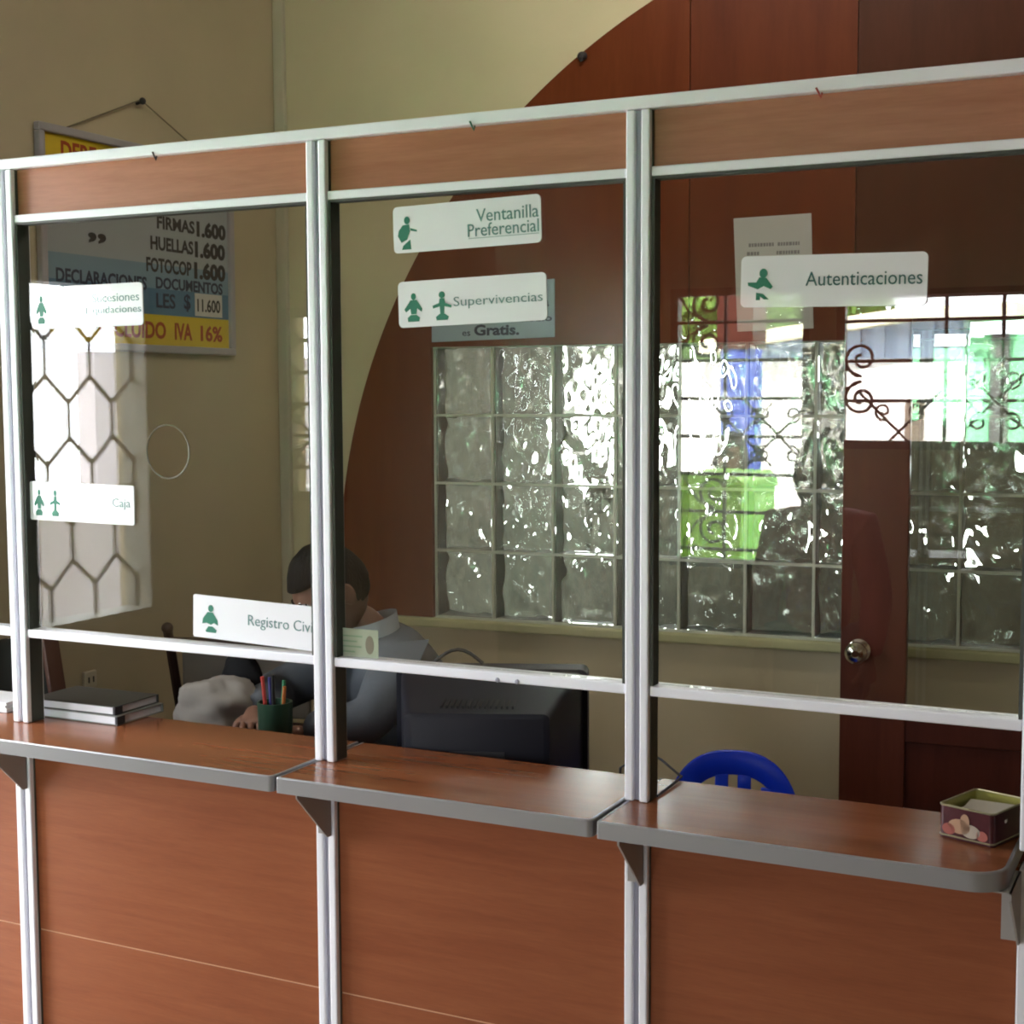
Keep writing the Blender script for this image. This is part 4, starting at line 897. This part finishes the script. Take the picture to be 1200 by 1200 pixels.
# hexagonal lattice window in the side wall
hw = thing('window_5', 'wide side window with a grey honeycomb iron lattice, reflected in the left pane', None, (XL, (HEXW[0]+HEXW[1])/2, HEXW[2]), kind='structure')
b = MB()
y0, y1, z0, z1 = HEXW
for s0, s1, a, c in ((y0, y0+.045, z0, z1), (y1-.045, y1, z0, z1), (y0+.045, y1-.045, z0, z0+.02), (y0+.045, y1-.045, z1-.012, z1)): b.box(XL-.09, XL+.004, s0, s1, a, c)
b.build('frame', mat('lattice_frame', (.30, .30, .26), .5), hw)
hp = lambda px, py: (lambda v: (-v.y, v.z))(atx(px, py, XL))
ya, za = hp(54, 397); yb_, zb_ = hp(107.5, 400); _, zc = hp(54, 440); dy = abs(yb_-ya); seg = za-zc
_, zr = hp(82.5, 472); pitch = za-zr
b = MB(); X = XL-.05
for row in range(-3, 9):
    zt = za-pitch*row; zb2 = zt-seg; off = (row % 2)*dy/2
    for k in range(-6, 8):
        y = ya-off+dy*k
        def T(p, q_):
            if all(y0+.02 < c[0] < y1-.02 and z0+.01 < c[1] < z1-.005 for c in (p, q_)): b.tube([(X, *p), (X, *q_)], .0062, 6)
            else:
                P_ = [Vector((p[0]+(q_[0]-p[0])*i/12, p[1]+(q_[1]-p[1])*i/12)) for i in range(13)]
                P_ = [w for w in P_ if y0+.02 < w.x < y1-.02 and z0+.01 < w.y < z1-.005]
                if len(P_) > 1: b.tube([(X, P_[0].x, P_[0].y), (X, P_[-1].x, P_[-1].y)], .0062, 6)
        T((y, zt), (y, zb2)); T((y, zb2), (y+dy/2, zt-pitch)); T((y, zb2), (y-dy/2, zt-pitch))
b.build('honeycomb_lattice', M_IRONG, hw, smooth=True)
# unseen side doorway, out of frame, added to bring light from the left
d1 = thing('door_1_added', 'added unseen side doorway with wooden jambs, letting light in from the left', None, (XL-.07, (ADDED_DOOR[0]+ADDED_DOOR[1])/2, 0), kind='structure')
b = MB()
for s0, s1, a, c in ((ADDED_DOOR[0], ADDED_DOOR[0]+.03, 0, ADDED_DOOR[3]), (ADDED_DOOR[1]-.03, ADDED_DOOR[1], 0, ADDED_DOOR[3]), (ADDED_DOOR[0]+.03, ADDED_DOOR[1]-.03, ADDED_DOOR[3]-.03, ADDED_DOOR[3])): b.box(XL-.15, XL+.01, s0, s1, a, c)
b.build('jamb', M_DOOR, d1)

# ------------------------------------------------------------------ the street, seen in the reflections
b = MB(); b.box(-16, 10, -24, YF-.15, -.25, -.12); b.box(-16, XL-.15, YF-.15, 4.2, -.25, -.12); struct(b.build('trim_4', mat('street_paving', (.42, .41, .40), .85, var=.1, vscale=1.5)))
# lime container
A, B_, C_ = mir(780, 556, 3.9), mir(866, 556, 3.9), mir(866, 664, 3.9)
xm, wd_ = (A.x+B_.x)/2, (B_.x-A.x); tz = A.z
lc = thing('waste_container', 'lime green lidded container standing outside the street window', 'container', (xm, -4.15, -.12))
M_LIME = mat('lime_plastic', (.22, .50, .03), .4)
b = MB(); b.prism([(xm-wd_*.42, -.02), (xm+wd_*.42, -.02), (xm+wd_*.5, tz-.07), (xm-wd_*.5, tz-.07)], -4.4, -3.9, axis='y'); b.build('bin_body', M_LIME, lc)
b = MB(); b.prism([(xm-wd_*.53, tz-.07), (xm+wd_*.53, tz-.07), (xm+wd_*.53, tz-.03), (xm+wd_*.40, tz), (xm-wd_*.40, tz), (xm-wd_*.53, tz-.03)], -4.42, -3.88, axis='y'); b.build('lid', M_LIME, lc)
for sx in (-1, 1):
    b = MB(Matrix.Translation((xm+sx*wd_*.38, -4.3, -.045)) @ Matrix.Rotation(PI/2, 4, 'Y')); b.lathe([(0, -.02), (.07, -.02), (.07, .02), (0, .02)], 18); b.build('wheel', M_INK, lc, smooth=True)
# blue porch column and its brown roof beam
A, B_ = mir(843, 400, 5.6), mir(890, 400, 5.6)
pc_ = thing('porch_column', 'tall blue painted porch column outside the street window', 'column', ((A.x+B_.x)/2, -5.6, -.12))
r = (B_.x-A.x)/2; cx = (A.x+B_.x)/2
b = MB(Matrix.Translation((cx, -5.6, 0))); b.lathe([(0, -.1), (r, -.1), (r, 1.82), (0, 1.82)], 28); b.build('shaft', mat('column_blue', (.06, .10, .42), .5), pc_, smooth=True)
b = MB(); b.box(cx-r*1.25, cx+r*1.25, -5.6-r*1.25, -5.6+r*1.25, -.12, -.1); b.build('plinth', M_JOINT, pc_)
b = MB(); b.box(cx-.10, cx+.10, -5.72, -5.48, 1.82, 2.6); b.build('timber_head', M_DOORD, pc_)
# white house with corrugated band across the street
YB = -9.0
def band(nm, m, par, pts, d0, d1): b = MB(); b.prism(pts, d0, d1, axis='y'); return b.build(nm, m, par)
g = lambda px, py: (mir(px, py, 9.0).x, mir(px, py, 9.0).z)
hs = thing('white_house', 'sunlit white house with pale blue corrugated gable across the street', 'house', (g(950, 500)[0], YB-1, -.12))
xl, xr = g(690, 460)[0], g(1128, 460)[0]
zt_ = g(950, 421)[1]
band('wall', mat('white_render', (.82, .80, .76), .8), hs, [(xl, -.12), (xr, -.12), (xr, zt_), (xl, zt_)], YB-2.5, YB)
M_COR = mat('pale_blue_sheet', (.36, .47, .62), .5)
b = MB(); xa, za_ = g(872, 408); xb2, zb3 = g(1062, 378); xc, zc2 = g(1128, 376)
x = xa; k = 0
while x < xc-.01:
    x2 = min(x+.09, xc); f = lambda x_: min(za_+(zb3-za_)*(x_-xa)/(xb2-xa), zb3+.02)
    b.prism([(x, zt_), (x2, zt_), (x2, f(x2)), (x, f(x))], YB-.3, YB+(.03 if k % 2 else .0), axis='y'); x = x2; k += 1
b.build('corrugated_gable', M_COR, hs)
b = MB(); b.prism([(xa-.3, za_-.04), (xb2, zb3), (xc+.4, zb3+.02), (xc+.4, zb3+.12), (xb2, zb3+.10), (xa-.3, za_+.06)], YB-.4, YB+.25, axis='y'); b.build('fascia_board', mat('cream_fascia', (.75, .70, .50), .6), hs)
dx0, dx1 = g(1063, 480)[0], g(1082, 480)[0]
b = MB(); b.box(dx0, dx1, YB+.0005, YB+.12, -.12, g(1070, 468)[1]); b.build('gate_pillar', mat('brown_pillar', (.16, .12, .09), .7), hs)
# mint green building beside it
gb = thing('green_house', 'bright mint green house at the right across the street', 'house', (g(1200, 480)[0]+.6, YB-1, -.12))
band('wall', mat('mint_render', (.25, .75, .38), .8), gb, [(xr+.02, -.12), (g(1260, 460)[0]+2, -.12), (g(1260, 460)[0]+2, g(1150, 392)[1]), (xr+.02, g(1150, 392)[1])], YB-2.5, YB-.02)
b = MB(); xx = g(1170, 440)[0]; b.box(xx-.05, xx+.07, YB-.0195, YB+.08, -.12, g(1150, 392)[1]); b.build('downpipe', M_IRONG, gb)
# garden wall beyond the side window, with a rose-grey end wall
gy = lambda px, py: (lambda v: (-v.y, v.z))(atx(px, py, -9.0))
ye, ze = gy(106, 412); zl = atx(70, 602, -4.6).z
M_REND = mat('grey_render', (.36, .34, .36), .85)
sw = MB(); sw.box(-4.75, -4.6, -5.5, 3.2, -.12, zl); tag(sw.build('garden_wall', M_REND), 'low grey garden wall just outside the side window', 'wall')
sw = MB(); sw.box(-9.2, -9.0, -13, ye, -.12, ze); tag(sw.build('boundary_wall', M_REND), 'tall pinkish grey boundary wall further off beyond the side window', 'wall')

# trees behind
def tree(x, y, z0, h, r, seed, lab):
    rnd = random.Random(seed); t = thing('street_tree', lab, 'tree', (x, y, z0))
    b = MB(); b.tube([(x, y, z0), (x+.05, y, z0+h*.4), (x-.03, y+.04, z0+h*.8)], .11, 8, taper=lambda f: 1.3-.8*f); b.build('trunk', mat('bark_%d' % seed, (.10, .07, .05), .9), t, smooth=True)
    bm = bmesh.new()
    for k in range(900):
        d = Vector((rnd.gauss(0, 1), rnd.gauss(0, 1), rnd.gauss(0, 1))).normalized()*r*rnd.random()**.4; c = Vector((x, y, z0+h))+Vector((d.x, d.y*.7, d.z*.75))
        u_ = Vector((rnd.gauss(0, 1), rnd.gauss(0, 1), rnd.gauss(0, 1))).normalized(); v_ = u_.orthogonal().normalized(); s_ = rnd.uniform(.07, .13)
        bm.faces.new([bm.verts.new(c+u_*s_), bm.verts.new(c+v_*s_*.5), bm.verts.new(c-u_*s_), bm.verts.new(c-v_*s_*.5)])
    b = MB(); b.merge(bm); b.build('foliage', mat('leaves_%d' % seed, (.16, .30, .06), .6, var=.35, vscale=2), t)
A = mir(812, 375, 12); tree(A.x, A.y, -.12, A.z+.1, .95, 3, 'leafy green tree behind the white house, left of the blue column')
A = mir(925, 352, 13); tree(A.x, A.y-1.2, -.12, A.z+.15, .85, 5, 'leafy green tree behind the white house, above its gable')

# ------------------------------------------------------------------ light
wd2 = bpy.data.worlds.new('world'); SC.world = wd2; wd2.use_nodes = True; nt = wd2.node_tree; bg = nt.nodes['Background']
bg.inputs[0].default_value = (.93, .965, 1, 1); bg.inputs[1].default_value = 22.0
sun = bpy.data.lights.new('sun', 'SUN'); sun.energy = 60; sun.angle = .01; sun.color = (1, .96, .9); so_ = bpy.data.objects.new('sun', sun); COL.objects.link(so_)
so_.rotation_euler = Vector((-.15, -.62, -.76)).to_track_quat('-Z', 'Y').to_euler()
def portal(x, y, z, w, h, d):
    l = bpy.data.lights.new('window_light', 'AREA'); l.shape = 'RECTANGLE'; l.size = w; l.size_y = h; l.cycles.is_portal = True
    o = bpy.data.objects.new('window_light', l); COL.objects.link(o); o.location = (x, y, z); o.rotation_euler = Vector(d).to_track_quat('-Z', 'Y').to_euler()
for W in (W1, W2): portal((W[0]+W[1])/2, YF-.16, (W[2]+W[3])/2, W[1]-W[0], W[3]-W[2], (0, 1, 0))
portal((W3[0]+W3[1])/2, YS-.16, (W3[2]+W3[3])/2, W3[1]-W3[0], W3[3]-W3[2], (0, 1, 0))
portal(XL-.16, (HEXW[0]+HEXW[1])/2, (HEXW[2]+HEXW[3])/2, HEXW[1]-HEXW[0], HEXW[3]-HEXW[2], (1, 0, 0))
portal(XL-.16, (ADDED_DOOR[0]+ADDED_DOOR[1])/2, (ADDED_DOOR[2]+ADDED_DOOR[3])/2, ADDED_DOOR[1]-ADDED_DOOR[0], ADDED_DOOR[3]-ADDED_DOOR[2], (1, 0, 0))
# unseen ceiling fitting added to brighten the office walls
fl = thing('added_ceiling_light', 'added unseen fluorescent batten that brightens the office from the ceiling', 'light', (-1.1, 1.0, H-.06))
b = MB(); b.box(-1.75, -.45, .94, 1.06, H-.045, H, bev=.006); b.build('housing', M_ALU, fl)
M_TUBE = bpy.data.materials.new('lit_tube'); M_TUBE.use_nodes = True; nt = M_TUBE.node_tree; nt.nodes.clear(); e_ = nt.nodes.new('ShaderNodeEmission'); o_ = nt.nodes.new('ShaderNodeOutputMaterial'); nt.links.new(e_.outputs[0], o_.inputs[0]); e_.inputs[0].default_value = (1, .92, .78, 1); e_.inputs[1].default_value = 52
for y in (.965, 1.035):
    b = MB(); b.tube([(-1.70, y, H-.058), (-.50, y, H-.058)], .013, 10); b.build('tube', M_TUBE, fl, smooth=True)
